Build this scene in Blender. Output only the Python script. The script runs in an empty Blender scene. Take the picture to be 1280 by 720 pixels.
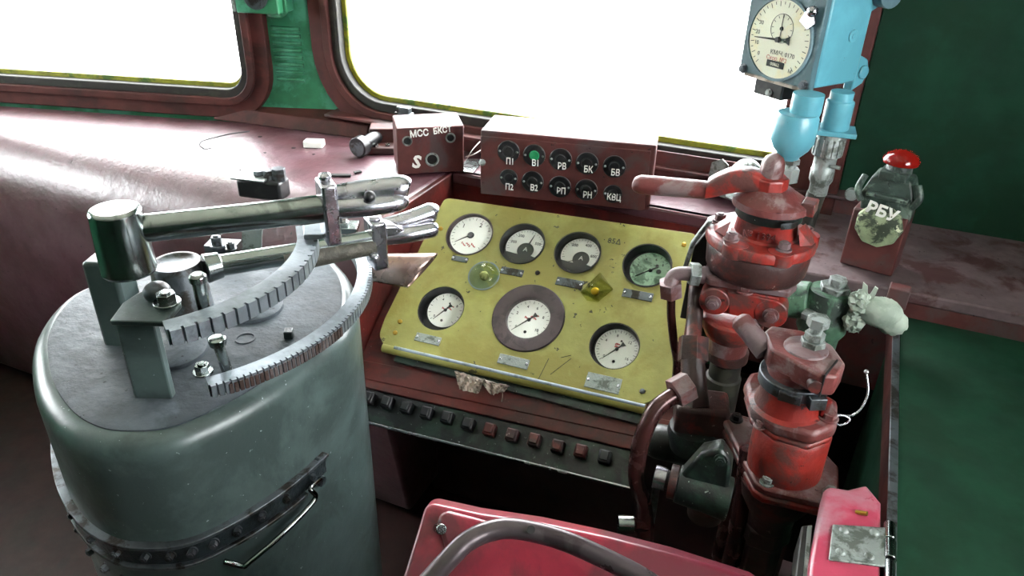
import bpy, bmesh, math, random
from mathutils import Vector, Matrix
random.seed(7)
col = bpy.context.scene.collection
PI = math.pi
R = math.radians
# ---------------------------------------------------------------- camera
FP = 942.0; EYE = 1.65
yaw, pit, rol = R(23), R(29), R(1.4)
FW = Vector((-math.sin(yaw)*math.cos(pit), math.cos(yaw)*math.cos(pit), -math.sin(pit)))
_r = Vector((math.cos(yaw), math.sin(yaw), 0)); _u = _r.cross(FW)
RT = _r*math.cos(rol) + _u*math.sin(rol); UP = RT.cross(FW)
CAM = Vector((0, 0, EYE))
def ray(x, y): return FW + RT*((x-640)/FP) - UP*((y-360)/FP)
def V(x, y, d): return CAM + ray(x, y)*d
def onz(x, y, z):
    r = ray(x, y); return CAM + r*((z-EYE)/r.z)
def onp(x, y, P, n):
    r = ray(x, y); return CAM + r*((P-CAM).dot(n)/r.dot(n))
def pix(P):
    q = P-CAM; d = q.dot(FW); return (640+FP*q.dot(RT)/d, 360-FP*q.dot(UP)/d, d)
def zat(P, py):
    lo, hi = -0.5, 2.4                                   # height on the vertical through P that shows at row py
    for _ in range(40):
        m = (lo+hi)/2
        if pix(Vector((P.x, P.y, m)))[1] > py: lo = m
        else: hi = m
    return (lo+hi)/2
cd = bpy.data.cameras.new('camera'); cam = bpy.data.objects.new('camera', cd); col.objects.link(cam)
cd.sensor_width = 36; cd.lens = FP/1280*36; cd.clip_start = 0.02; cd.clip_end = 300
cam.matrix_world = Matrix.Translation(CAM) @ Matrix((RT, UP, -FW)).transposed().to_4x4()
bpy.context.scene.camera = cam
def LF(px, py, d, yawdeg=0):
    """upright frame at a point; one unit = one image pixel at that distance; x right, y away, z up"""
    O = V(px, py, d); h = ray(px, py); h.z = 0; h.normalize()
    h = Matrix.Rotation(R(yawdeg), 3, 'Z') @ h
    ex = h.cross(Vector((0, 0, 1)))
    return Matrix.Translation(O) @ (Matrix((ex, h, Vector((0, 0, 1)))).transposed()*(d/FP)).to_4x4()
# ---------------------------------------------------------------- materials
def lin(c):
    if isinstance(c, str): c = tuple(int(c[i:i+2], 16) for i in (0, 2, 4))
    return tuple(((v/255)/12.92 if v/255 <= .04045 else ((v/255+.055)/1.055)**2.4) for v in c)+(1,)
def paint(name, base, rough=.45, var=.25, dirt=None, dirt_amt=.5, dirt_scale=9, chip=None, chip_amt=.3, chip_scale=40,
          metal=0, bump=.15, bscale=60, spec=.5, stretch=None, coat=0, soft=0):
    m = bpy.data.materials.new(name); m.use_nodes = True
    nt = m.node_tree; N = nt.nodes; L = nt.links; b = N['Principled BSDF']
    tc = N.new('ShaderNodeTexCoord'); src = tc.outputs['Object']
    if stretch:
        mp = N.new('ShaderNodeMapping'); mp.inputs['Scale'].default_value = stretch
        L.new(src, mp.inputs['Vector']); src = mp.outputs['Vector']
    def noise(scale, det=6, rgh=.6, dis=0):
        n = N.new('ShaderNodeTexNoise'); n.inputs['Scale'].default_value = scale; n.inputs['Detail'].default_value = det
        n.inputs['Roughness'].default_value = rgh; n.inputs['Distortion'].default_value = dis
        L.new(src, n.inputs['Vector']); return n.outputs['Fac']
    def ramp(fac, a, bb):
        r = N.new('ShaderNodeValToRGB'); r.color_ramp.elements[0].position = a; r.color_ramp.elements[1].position = bb
        L.new(fac, r.inputs['Fac']); return r.outputs['Color']
    def mix(fac, c1, c2):
        x = N.new('ShaderNodeMix'); x.data_type = 'RGBA'
        L.new(fac, x.inputs[0])
        for k, c in ((6, c1), (7, c2)):
            if isinstance(c, tuple): x.inputs[k].default_value = c
            else: L.new(c, x.inputs[k])
        return x.outputs[2]
    B = lin(base)
    dk = tuple(v*(1-var) for v in B[:3])+(1,); lt = tuple(min(1, v*(1+var)) for v in B[:3])+(1,)
    c = mix(ramp(noise(14), .38, .62), dk, lt)
    if dirt: c = mix(ramp(noise(dirt_scale, 8, .65, .4), .60-.22*dirt_amt-soft, .68-.2*dirt_amt+soft), c, lin(dirt))
    if chip: c = mix(ramp(noise(chip_scale, 4, .7), .70-.2*chip_amt, .715-.2*chip_amt), c, lin(chip))
    L.new(c, b.inputs['Base Color'])
    rr = N.new('ShaderNodeMapRange'); L.new(noise(22), rr.inputs['Value'])
    rr.inputs['To Min'].default_value = max(.02, rough-.12); rr.inputs['To Max'].default_value = min(1, rough+.15)
    L.new(rr.outputs['Result'], b.inputs['Roughness'])
    b.inputs['Metallic'].default_value = metal
    b.inputs['Specular IOR Level'].default_value = spec
    b.inputs['Coat Weight'].default_value = coat
    if bump:
        bp = N.new('ShaderNodeBump'); bp.inputs['Strength'].default_value = bump; bp.inputs['Distance'].default_value = .004
        L.new(noise(bscale, 5), bp.inputs['Height']); L.new(bp.outputs['Normal'], b.inputs['Normal'])
    return m
def flat(name, base, rough=.5, metal=0, spec=.5, coat=0):
    m = bpy.data.materials.new(name); m.use_nodes = True; b = m.node_tree.nodes['Principled BSDF']
    b.inputs['Base Color'].default_value = lin(base); b.inputs['Roughness'].default_value = rough
    b.inputs['Metallic'].default_value = metal; b.inputs['Specular IOR Level'].default_value = spec
    return m
def glass(name, tint='ffffff', rough=0, gl=.12):
    m = bpy.data.materials.new(name); m.use_nodes = True; nt = m.node_tree; N = nt.nodes
    for n in list(N): N.remove(n)
    o = N.new('ShaderNodeOutputMaterial'); t = N.new('ShaderNodeBsdfTransparent'); g = N.new('ShaderNodeBsdfGlossy'); x = N.new('ShaderNodeMixShader')
    lw = N.new('ShaderNodeLayerWeight'); lw.inputs['Blend'].default_value = .5; pw = N.new('ShaderNodeMath'); pw.operation = 'POWER'; pw.inputs[1].default_value = 5
    f = N.new('ShaderNodeMath'); f.operation = 'MULTIPLY_ADD'; f.inputs[1].default_value = .9; f.inputs[2].default_value = .02
    nt.links.new(lw.outputs['Facing'], pw.inputs[0]); nt.links.new(pw.outputs[0], f.inputs[0])
    t.inputs['Color'].default_value = lin(tint); g.inputs['Roughness'].default_value = rough
    nt.links.new(f.outputs[0], x.inputs[0]); nt.links.new(t.outputs[0], x.inputs[1]); nt.links.new(g.outputs[0], x.inputs[2]); nt.links.new(x.outputs[0], o.inputs[0])
    return m
M = dict(
 brown=paint('brown_red_paint', '512b29', .55, .2, '4a3a3a', .45, 7, '2c1c1c', .12, 45, spec=.3),
 frame=paint('dark_brown_frame_paint', '4a2724', .6, .2, '38211f', .4, 8, bump=.1, spec=.22),
 deskp=paint('worn_desk_paint', '4f2d34', .36, .2, '644850', .45, 9, '20191c', .16, 60, bump=.4, bscale=45, soft=.1, spec=.9),
 red=paint('red_brown_panel_paint', '5a1e1a', .42, .25, '3f1a17', .5, 8, '8c7a76', .06, 110),
 valve=paint('valve_red_paint', '80231c', .38, .3, '523330', .55, 14, '2e1a18', .25, 55, bump=.3, bscale=90),
 valved=paint('dusty_valve_paint', '5c2c2a', .45, .3, '6e5d5c', .55, 16, '3a2624', .2, 60, bump=.35, bscale=90),
 valveb=paint('dark_greasy_body', '352220', .4, .4, '5c2620', .3, 18, '8a7a74', .03, 60, bump=.35, bscale=80),
 dusty=paint('dusty_grey_red', '635254', .55, .25, '55302e', .4, 14, '4a3030', .1, 50, bump=.3, bscale=90),
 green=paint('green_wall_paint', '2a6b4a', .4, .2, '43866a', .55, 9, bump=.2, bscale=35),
 greend=paint('dark_green_paint_and_wall_shade', '0a2e1e', .75, .2, '082818', .4, 6, bump=.05, spec=.2),
 greenv=paint('mottled_green_valve', '4a6b55', .45, .3, '2e3a34', .5, 20, '7a8c80', .2, 50, bump=.4, bscale=90),
 rubber=paint('black_rubber', '16140f', .6, .2, '2a2a20', .3, 20),
 yg_seal=paint('yellow_green_seal', '7c7c1c', .6, .3, '3c5a1c', .4, 12),
 yellow=paint('olive_yellow_panel_paint', '8d8b4b', .4, .12, '827b3c', .6, 6, '3a3924', .2, 30, bump=.18, bscale=70),
 yedge=paint('worn_panel_lip', '8f9460', .35, .15, '6d7a86', .8, 10, bump=.15),
 steel=paint('worn_steel', '959c9a', .2, .1, '6a706c', .25, 12, metal=1, bump=.03, bscale=50),
 steeld=paint('oily_dark_steel', '5c6266', .38, .3, '33302c', .5, 24, metal=.7, bump=.25, bscale=80),
 bright=paint('polished_steel', 'b0b0b6', .24, .06, '8d8c94', .2, 20, metal=.95, bump=.015, bscale=60),
 ring=paint('quadrant_steel', '7d868c', .36, .15, '6a7278', .45, 18, metal=.6, bump=.15, bscale=90),
 ringd=paint('rusty_quadrant_teeth', '685e5c', .45, .25, '4a3a34', .6, 22, metal=.5, bump=.3, bscale=90),
 drum=paint('grey_drum_paint', '475553', .33, .14, '394543', .5, 6, '9aa5a8', .06, 110, bump=.16, bscale=40, metal=.1),
 drumt=paint('grey_drum_top_paint', '434a4f', .6, .25, '343b40', .5, 9, '23282c', .2, 60, bump=.6, bscale=50, spec=.25),
 drumg=paint('greasy_dark_band', '2f373a', .3, .3, '1c2224', .5, 30, bump=.5, bscale=90, metal=.3),
 blue=paint('light_blue_paint', '508c99', .35, .1, '4c8793', .4, 9, '466a74', .06, 50, bump=.12),
 bluef=paint('grey_blue_face_paint', '3f5a60', .5, .12, '6a8088', .4, 8),
 dial=paint('white_dial', 'f2f4ee', .5, .03, bump=0),
 dialg=paint('green_tinted_dial', '9cc4a6', .45, .1, '55785f', .4, 25, bump=0),
 dialo=paint('aged_cream_dial', 'dcdcc8', .5, .05, 'e0d8b4', .5, 12, bump=0),
 black=paint('black_plastic', '17181a', .35, .2, '2a2a2a', .3, 20, bump=.05),
 bezel=paint('dark_brown_bezel', '3f3336', .35, .2, '2c2426', .4, 30, bump=.08),
 blackp=paint('black_oily_paint_and_shade', '121817', .36, .3, '26382f', .5, 16, 'a8b0aa', .07, 120, bump=.3),
 void=paint('near_black_paint', '0d0b0b', .7, .3, bump=.05),  # near-black colour for holes, slots and recess boards
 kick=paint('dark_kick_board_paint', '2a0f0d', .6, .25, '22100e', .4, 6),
 vinyl=paint('red_vinyl', '76182a', .32, .25, '521422', .5, 6, bump=.12, bscale=30),
 pinkm=paint('red_metal_with_sky_sheen', '96384c', .3, .15, '9c8c94', .4, 8, soft=.08, bump=.12),  # sky reflection on the red flap put into its pink and pale tones
 plate=paint('aluminium_plate', '8f9794', .42, .12, '5c625c', .5, 40, metal=.5, bump=.3, bscale=200),
 tape=paint('white_tape', 'a3b0a2', .6, .12, '8d9c8e', .4, 20, bump=.5, bscale=60),
 cream=paint('greasy_cream_rag', 'b5a79a', .8, .25, '8b7c70', .5, 30, bump=.5),
 scale=paint('flaking_cream_green_coat', '8c9a78', .7, .3, '333d30', .55, 40, 'c9ccb0', .35, 60, bump=1, bscale=80),
 crust=paint('dark_green_crusted_casing', '2c3a34', .45, .4, '5f7064', .4, 30, '0f1412', .3, 60, bump=.9, bscale=70),
 cone=paint('brown_sheet_metal', '80685c', .26, .15, '9c8a82', .4, 10, metal=.6, bump=.05),
 rope=paint('dark_rod_grease', '3c3a33', .5, .4, '5f5c52', .4, 40, metal=.3, bump=.7, bscale=120),
 copper=paint('brown_pipe', '3f2322', .24, .2, '3a201e', .1, 25, metal=.4, bump=.15),
 white=flat('white_marking', 'e6e6e0', .6), ink=flat('black_marking', '1a1c1c', .6), redink=flat('red_marking', 'b04a4a', .6),
 rail=paint('dark_tube_metal', '4c4446', .3, .15, '383032', .3, 18, metal=.6, bump=.08),
 bluegrey=paint('blue_grey_wear_highlight', '7e8c98', .35, .15, '5e6a70', .4, 20, bump=.1),
 deskd=paint('dusty_side_desk', '5a4c4e', .7, .25, '43292a', .45, 10, '2c2022', .15, 60, bump=.2, spec=.3),
 wire=flat('pale_wire', 'a5a5a0', .4, .3), conc=paint('pale_ground', 'd0d0cc', .9, .06, bump=0),
 cabin=paint('cream_cab_lining', 'd6d4c4', .7, .08, bump=.05),
 redcap=flat('red_mushroom_gloss', '74140f', .12), lens=flat('green_lens', '2c8c5a', .25),
 brass=flat('brass', 'a8883a', .3, .8),
 glassw=glass('window_glass'), glassd=glass('dial_glass', 'ffffff', .02),
 clear=glass('clear_olive_lens', 'e2e4b8', .03),
)
for _k in ('clear',):
    pass
# ---------------------------------------------------------------- mesh helpers
class MB:
    def __init__(s, X=None): s.bm = bmesh.new(); s.X = X or Matrix(); s.mi = 0
    def add(s, vs, fs):
        b = [s.bm.verts.new(s.X @ Vector(v)) for v in vs]
        for f in fs:
            try: q = s.bm.faces.new([b[i] for i in f]); q.material_index = s.mi; q.smooth = True
            except ValueError: pass
        return s
    def box(s, c, size, rz=0, Rm=None):
        c = Vector(c); w, d, h = [v/2 for v in size]
        Q = Rm if Rm is not None else Matrix.Rotation(R(rz), 3, 'Z')
        vs = [c + Q @ Vector((x*w, y*d, z*h)) for z in (-1, 1) for y in (-1, 1) for x in (-1, 1)]
        return s.add(vs, [(0,2,3,1),(4,5,7,6),(0,1,5,4),(2,6,7,3),(0,4,6,2),(1,3,7,5)])
    def prism(s, pts, vec):
        pts = [Vector(p) for p in pts]; vec = Vector(vec); n = len(pts)
        return s.add(pts+[p+vec for p in pts], [tuple(range(n)), tuple(range(2*n-1, n-1, -1))]+[(i, (i+1) % n, n+(i+1) % n, n+i) for i in range(n)])
    def rings(s, loops, cap=True, closed=False):
        n = len(loops[0]); vs = [p for l in loops for p in l]; fs = []
        m = len(loops)
        for k in range(m if closed else m-1):
            for i in range(n):
                a, b = k*n, ((k+1) % m)*n
                fs.append((a+i, a+(i+1) % n, b+(i+1) % n, b+i))
        if cap and not closed: fs += [tuple(range(n))[::-1], tuple(range((m-1)*n, m*n))]
        return s.add(vs, fs)
    def lathe(s, c, prof, seg=40, Rm=None, sx=1, sy=1):
        c = Vector(c); Q = Rm or Matrix.Identity(3)
        loops = [[c + Q @ Vector((max(r, 1e-5)*math.cos(2*PI*i/seg)*sx, max(r, 1e-5)*math.sin(2*PI*i/seg)*sy, z)) for i in range(seg)] for z, r in prof]
        return s.rings(loops)
    def cyl(s, p0, p1, r0, r1=None, seg=24, ph=0):
        p0, p1 = Vector(p0), Vector(p1); r1 = r0 if r1 is None else r1
        a = (p1-p0).normalized(); t = a.orthogonal().normalized(); b = a.cross(t)
        f = lambda p, r: [p + t*(r*math.cos(2*PI*i/seg+ph)) + b*(r*math.sin(2*PI*i/seg+ph)) for i in range(seg)]
        return s.rings([f(p0, r0), f(p1, r1)])
    def hexa(s, p0, p1, r, ph=0): return s.cyl(p0, p1, r, r, 6, ph)
    def bolt(s, p, a, r, h):
        p, a = Vector(p), Vector(a).normalized()
        s.cyl(p, p+a*h*.25, r*1.35, seg=20); s.hexa(p+a*h*.25, p+a*h, r, .3); s.cyl(p+a*h, p+a*h*1.15, r*.55, seg=12); return s
    def tube(s, pts, r, seg=14, sm=True, sq=1):
        P = [Vector(p) for p in pts]; rr = list(r) if isinstance(r, (list, tuple)) else [r]*len(P)
        if sm and len(P) > 2:
            Q, S = [], []
            for i in range(len(P)-1):
                a, b, c, d = P[max(i-1, 0)], P[i], P[i+1], P[min(i+2, len(P)-1)]
                for k in range(8):
                    t = k/8; Q.append(.5*((2*b)+(c-a)*t+(2*a-5*b+4*c-d)*t*t+(3*b-a-3*c+d)*t**3)); S.append(rr[i]*(1-t)+rr[i+1]*t)
            Q.append(P[-1]); S.append(rr[-1]); P, rr = Q, S
        loops = []; up = None
        for i, p in enumerate(P):
            t = (P[min(i+1, len(P)-1)]-P[max(i-1, 0)]).normalized()
            if up is None: up = t.orthogonal().normalized()
            up = (up-t*up.dot(t)).normalized(); b = t.cross(up)
            loops.append([p+up*(rr[i]*math.cos(2*PI*k/seg))+b*(rr[i]*sq*math.sin(2*PI*k/seg)) for k in range(seg)])
        return s.rings(loops)
    def ball(s, c, r, sc=(1, 1, 1), seg=20):
        c = Vector(c); loops = []
        for k in range(1, 12):
            a = PI*k/12; loops.append([c+Vector((r*sc[0]*math.sin(a)*math.cos(2*PI*i/seg), r*sc[1]*math.sin(a)*math.sin(2*PI*i/seg), -r*sc[2]*math.cos(a))) for i in range(seg)])
        return s.rings(loops)
    def ringsec(s, c, ro, ri, z0, z1, a0, a1, n, notch=0, duty=.2):
        """flat ring sector round the vertical through c; notches cut the outer rim"""
        c = Vector(c); A = []
        for i in range(n):
            t0 = a0+(a1-a0)*i/n; t1 = a0+(a1-a0)*(i+1)/n; w = (t1-t0)
            A += [(t0, ro-notch), (t0+w*duty*.999, ro-notch), (t0+w*duty, ro), (t1-w*.001, ro)] if notch else [(t0, ro), ((t0+t1)/2, ro)]
        A.append((a1, ro))
        loops = [[Vector((c.x+ri*math.cos(t), c.y+ri*math.sin(t), z0)), Vector((c.x+q*math.cos(t), c.y+q*math.sin(t), z0)),
                  Vector((c.x+q*math.cos(t), c.y+q*math.sin(t), z1)), Vector((c.x+ri*math.cos(t), c.y+ri*math.sin(t), z1))] for t, q in A]
        return s.rings(loops)
    def holes(s, outer, hls, th):
        """flat plate in local xz facing -y, with holes, thickness th towards +y"""
        bm = bmesh.new(); E = []
        for lp in [outer]+hls:
            v = [bm.verts.new((p[0], 0, p[1])) for p in lp]
            E += [bm.edges.new((v[i], v[(i+1) % len(v)])) for i in range(len(v))]
        r = bmesh.ops.triangle_fill(bm, edges=E, use_beauty=True, use_dissolve=False, normal=(0, -1, 0))
        fs = list(bm.faces); ex = bmesh.ops.extrude_face_region(bm, geom=fs)
        bmesh.ops.translate(bm, verts=[g for g in ex['geom'] if isinstance(g, bmesh.types.BMVert)], vec=(0, th, 0))
        bm.verts.index_update()
        s.add([tuple(v.co) for v in bm.verts], [tuple(v.index for v in f.verts) for f in bm.faces]); bm.free(); return s
    def build(s, name, mats, parent=None, bev=0, ang=38, seg=2, solid=False):
        bmesh.ops.remove_doubles(s.bm, verts=s.bm.verts, dist=1e-6)
        bmesh.ops.recalc_face_normals(s.bm, faces=s.bm.faces)
        me = bpy.data.meshes.new(name)
        for e in s.bm.edges:
            e.smooth = not (len(e.link_faces) == 2 and e.calc_face_angle(0) > R(ang))
        s.bm.to_mesh(me); s.bm.free()
        for m in (mats if isinstance(mats, (list, tuple)) else [mats]): me.materials.append(M[m])
        o = bpy.data.objects.new(name, me); col.objects.link(o)
        if parent: attach(o, parent)
        if bev:
            b = o.modifiers.new('bevel', 'BEVEL'); b.width = bev; b.segments = seg; b.limit_method = 'ANGLE'; b.angle_limit = R(35)
        return o
def attach(o, parent):
    o.parent = parent
    if parent.type == 'EMPTY': o.matrix_parent_inverse = Matrix.Translation(-parent.location)
def tag(o, label=None, cat=None, group=None, kind=None):
    if label: o['label'] = label
    if cat: o['category'] = cat
    if group: o['group'] = group
    if kind: o['kind'] = kind
    return o
def thing(name, loc, label, cat, group=None):
    o = bpy.data.objects.new(name, None); o.location = loc; o.empty_display_size = .02; col.objects.link(o)
    return tag(o, label, cat, group)
def struct(o): o['kind'] = 'structure'; return o
def text(s, size, X, mat, name='lettering', parent=None, ext=.0006, sx=1, bold=0, align='CENTER'):
    """raised painted lettering lying in the xy plane of X"""
    cu = bpy.data.curves.new(name, 'FONT'); cu.body = s; cu.size = size; cu.extrude = ext; cu.align_x = align; cu.align_y = 'CENTER'; cu.offset = bold
    cu.resolution_u = 2
    t = bpy.data.objects.new(name, cu); col.objects.link(t)
    dg = bpy.context.evaluated_depsgraph_get(); me = bpy.data.meshes.new_from_object(t.evaluated_get(dg))
    bpy.data.objects.remove(t); bpy.data.curves.remove(cu)
    me.transform(X @ Matrix.Scale(sx, 4, (1, 0, 0))); me.materials.clear(); me.materials.append(M[mat]); me.name = name
    o = bpy.data.objects.new(name, me); col.objects.link(o)
    if parent: attach(o, parent)
    return o
def frame3(O, ex, ey, ez): return Matrix.Translation(O) @ Matrix((ex, ey, ez)).transposed().to_4x4()
def rrect(x0, z0, x1, z1, r, q=None, n=8):
    P = []; q = r if q is None else q; rl = r
    for cx, cz, a, r in ((x1-q, z0+q, -90, q), (x1-q, z1-q, 0, q), (x0+rl, z1-rl, 90, rl), (x0+rl, z0+rl, 180, rl)):
        for k in range(n+1):
            t = R(a+90*k/n); P.append((cx+r*math.cos(t), cz+r*math.sin(t)))
    return P
def circle(cx, cy, r, n=48): return [(cx+r*math.cos(2*PI*i/n), cy+r*math.sin(2*PI*i/n)) for i in range(n)]
def spline(P, k=6, closed=True):
    P = [Vector(p) for p in P]; n = len(P); Q = []
    for i in range(n if closed else n-1):
        if closed: a, b, c, d = P[i-1], P[i], P[(i+1) % n], P[(i+2) % n]
        else: a, b, c, d = P[max(i-1, 0)], P[i], P[i+1], P[min(i+2, n-1)]
        for j in range(k):
            t = j/k; Q.append(.5*((2*b)+(c-a)*t+(2*a-5*b+4*c-d)*t*t+(3*b-a-3*c+d)*t**3))
    if not closed: Q.append(P[-1])
    return Q
# ================================================================ the cab
DZ = 0.98                                                           # height of the desk top
WC = Vector((-1.33, 1.80, 0))                                       # where the two windscreen walls meet
WR = Matrix.Translation(WC)
aL = R(15); WL = Matrix.Translation(WC) @ Matrix.Rotation(aL, 4, 'Z')
def wc(Mx, x, y):                                                    # point of a wall seen at a pixel, in wall coordinates
    n = Mx.to_3x3() @ Vector((0, -1, 0)); p = Mx.inverted() @ onp(x, y, Mx.translation, n); return p.x, p.z
floor = struct(MB().box((-.9, .2, -.05), (5.4, 4.2, .1)).build('floor', 'kick'))
MB_ = MB().box((-.9, .2, 2.5), (5.4, 4.2, .08)); struct(MB_.build('ceiling', 'cabin'))
g = MB().box((0, 60, -1.6), (300, 300, .1)).build('ground', 'conc'); struct(g)
# openings
lx1 = wc(WL, 300, 40)[0]; lz0 = wc(WL, 200, 104)[1]
rx0 = wc(WR, 427, 10)[0]; rz0 = wc(WR, 640, 150)[1]; rx1 = wc(WR, 1012, 120)[0]
OL = (-1.55, lz0, lx1, 1.85, .06); OR = (rx0, rz0, rx1, 1.85, .13, .02)
def grow(o, e): return (o[0]-e, o[1]-e, o[2]+e, o[3]+e, o[4]+e)+((o[5]+e,) if len(o) > 5 else ())
def wall(Mx, x0, x1, o, nm):
    w = MB(Mx).holes([(x0, 0), (x1, 0), (x1, 2.5), (x0, 2.5)], [rrect(*grow(o, .012))], .08)
    return struct(w.build(nm, 'green'))
wall(WL, -1.75, 0.0, OL, 'wall_front_left'); wall(WR, 0.0, 1.75, OR, 'wall_front_right')
def window(Mx, o, nm, fr):
    gl = MB(Mx).holes(rrect(*grow(o, .01)), [], .005); gl.bm.transform(Matrix.Translation(Mx.to_3x3() @ Vector((0, .05, 0))))
    w = struct(gl.build(nm, 'glassw'))
    def band(e0, e1, y0, th, mat, name):
        b = MB(Mx @ Matrix.Translation((0, y0, 0))).holes(rrect(*grow(o, e1)), [rrect(*grow(o, e0))], th)
        return b.build(name, mat, w, .003)
    band(-.014, .012, .0, .012, 'yg_seal', 'window_seal')  # yellow-green band along the edge of the glass
    band(-.001, .024, -.028, .03, 'rubber', 'rubber_gasket')
    band(.022, .045, -.040, .045, 'frame', 'inner_frame')
    band(.043, fr, -.026, .03, 'frame', 'outer_frame')
    return w
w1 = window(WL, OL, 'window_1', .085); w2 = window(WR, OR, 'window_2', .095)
# embossed ribs on the green pillar between the windows
px0 = wc(WL, 365, 60)
rb = MB(WL)
for k in range(8):
    z = wc(WL, 365, 36+k*9)[1]; rb.cyl((px0[0]-.055, -.003, z), (px0[0]+.03, -.003, z), .006, seg=8)
struct(rb.build('trim_1', 'green'))
# trims: sloping cover strip at the foot of the pillar, ledges under the right window
t0, t1 = onz(272, 147, DZ), onz(462, 172, DZ)
dv = (t1-t0).normalized(); nb = Vector((-dv.y, dv.x, 0))
tr = MB().prism([t0-nb*.02, t0+nb*.10, t0+nb*.10+Vector((0, 0, .05)), t0+Vector((0, 0, .035))], dv*(t1-t0).length)
struct(tr.build('trim_2', 'frame', bev=.003))
lz1 = wc(WR, 880, 208)[1]; lz2 = wc(WR, 880, 236)[1]
struct(MB(WR).box((.75, -.035, lz1), (1.5, .07, .008)).box((.75, -.028, (lz1+lz2)/2), (1.5, .02, lz1-lz2)).build('trim_3', 'brown', bev=.002))
struct(MB(WR).box((.78, -.06, lz2), (1.5, .12, .01)).build('trim_4', 'brown', bev=.002))
a, b_ = wc(WR, 840, 183), wc(WR, 880, 208)
struct(MB(WR).box((1.02, -.045, (a[1]+b_[1])/2), (.52-.22, .006, a[1]-b_[1])).build('trim_5', 'brown', bev=.002))
a = wc(WR, 466, 160)
# pillar right of the window
xp0, xp1 = wc(WR, 965, 150)[0], wc(WR, 1070, 150)[0]
struct(MB(WR).box(((xp0+xp1)/2+.012, -.03, 1.5), (xp1-xp0-.03, .06, 2.0)).build('trim_6', 'frame', bev=.004))
xg = (xp1)
struct(MB(WR).box((xg+.4, -.012, 1.5), (.8, .024, 2.0)).build('wall_shade', 'greend'))  # dark sheet over the green front wall, its shadow put into the colour
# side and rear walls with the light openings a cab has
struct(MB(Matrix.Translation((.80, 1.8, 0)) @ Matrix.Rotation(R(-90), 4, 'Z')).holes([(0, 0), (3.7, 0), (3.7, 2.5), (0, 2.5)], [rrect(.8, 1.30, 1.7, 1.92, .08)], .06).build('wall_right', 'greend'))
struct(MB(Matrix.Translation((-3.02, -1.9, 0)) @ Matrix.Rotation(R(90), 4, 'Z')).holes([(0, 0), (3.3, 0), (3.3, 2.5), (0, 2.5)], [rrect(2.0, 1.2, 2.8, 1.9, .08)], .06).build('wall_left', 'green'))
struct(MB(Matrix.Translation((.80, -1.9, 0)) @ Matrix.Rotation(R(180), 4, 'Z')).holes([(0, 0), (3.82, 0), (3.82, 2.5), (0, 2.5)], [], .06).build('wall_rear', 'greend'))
# ================================================================ desk
t35 = R(35)
P0 = V(650, 390, 1.60); PN = Vector((0, -math.sin(t35), math.cos(t35)))
_up = Vector((0, math.cos(t35), math.sin(t35))); q = R(2.9)
PU = Vector((math.cos(q), 0, 0))+_up*math.sin(q); PV = PN.cross(PU)
PM = frame3(P0, PU, PV, PN); PMi = PM.inverted()
def uv(x, y, off=0):
    p = PMi @ onp(x, y, P0+PN*off, PN); return p.x, p.y
desk = thing('control_desk', (-1.2, 1.5, 0), 'long brown-red steel control desk with scuffed top under the windscreen', 'control desk')
xr = -0.86                                                           # right end of the closed left part
rad = .16; yF = 1.39                                               # where the rounded front edge starts
prof = [(1.9, 0.05), (1.9, DZ)]
for k in range(9):
    a = R(90*k/8); prof.append((yF-rad*math.sin(a), DZ-rad+rad*math.cos(a)))
prof += [(yF-rad+.02, .45), (yF-rad+.10, .05)]
eL, eR = -2.98, xr
sec = lambda x: [Vector((x, min(y, (1.80 if x > WC.x else 1.80+(x-WC.x)*math.tan(aL))-.03), z)) for y, z in prof]
xs = [eL, -2.4, -1.9, -1.5, WC.x, -1.1, eR]
MB().rings([sec(x) for x in xs]).build('desk_body', 'deskp', desk, .012, seg=3)
# back ledge behind the panel, recess walls, sloping red plate
lg = MB().prism([(xr-.01, 1.60, DZ), (-.10, 1.60, DZ), (-.10, 1.78, DZ), (xr-.01, 1.78, DZ)], (0, 0, -.03))
lg.build('desk_top_ledge', 'deskp', desk, .006)
PX = lambda u, v, w=0: P0+PU*u+PV*v+PN*w
rc = MB()
uL = PMi @ Vector((xr+.004, 1.3, .85)); uL = uL.x
vb = uv(455, 492, -.035)[1]; vf = uv(455, 522, -.035)[1]; vt = .25
rc.prism([PX(uL, vt, -.035), PX(.37, vt+.02, -.035), PX(.37, vb+.019, -.035), PX(uL, vb+.014, -.035)], PN*-.02)
rc.box(((xr-.10)/2, 1.612, .92), (-.10-xr, .02, .12))
rc.build('sloping_plate', 'red', desk, .002)
ck = MB().prism([(xr-.004, 1.60, DZ-.001), (xr-.004, 1.30, DZ-.002), (xr-.004, 1.21, DZ-.04), (xr-.004, 1.10, .74), (xr-.004, 1.10, .60), (xr-.004, 1.60, .60)], (.016, 0, 0))
ck.build('side_cheek', 'red', desk, .003)
fl = MB().prism([PX(-.40, -.172, -.0365), PX(.36, -.150, -.0365), PX(.36, -.196, -.0365), PX(-.36, -.212, -.0365)], PN*.0045)
fl.build('lower_flange', 'red', desk, .002)
rd = MB().box((.345, 1.60, DZ-.012), (.89, .36, .024)).build('right_desk_top', 'deskd', desk, .004)
rf = MB().box((.345, 1.432, .86), (.87, .02, .22)).build('right_front_panel', 'brown', desk, .003)
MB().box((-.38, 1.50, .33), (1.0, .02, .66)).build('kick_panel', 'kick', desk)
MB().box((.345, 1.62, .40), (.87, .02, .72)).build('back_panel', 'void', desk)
# flat holes and marks on the desk top
hl = MB()
for x, y, r in ((505-60, 0, 0),):
    pass
for x, y, rx in ((453, 229, .022), (325, 171, .006), (367, 185, .006), (392, 193, .004), (300, 212, .004), (331, 191, .004)):
    p = onz(x, y, DZ+.0006); hl.cyl(p, p+Vector((0, 0, .0006)), rx, seg=24)
hl.build('drilled_hole', 'void', desk)
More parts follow.
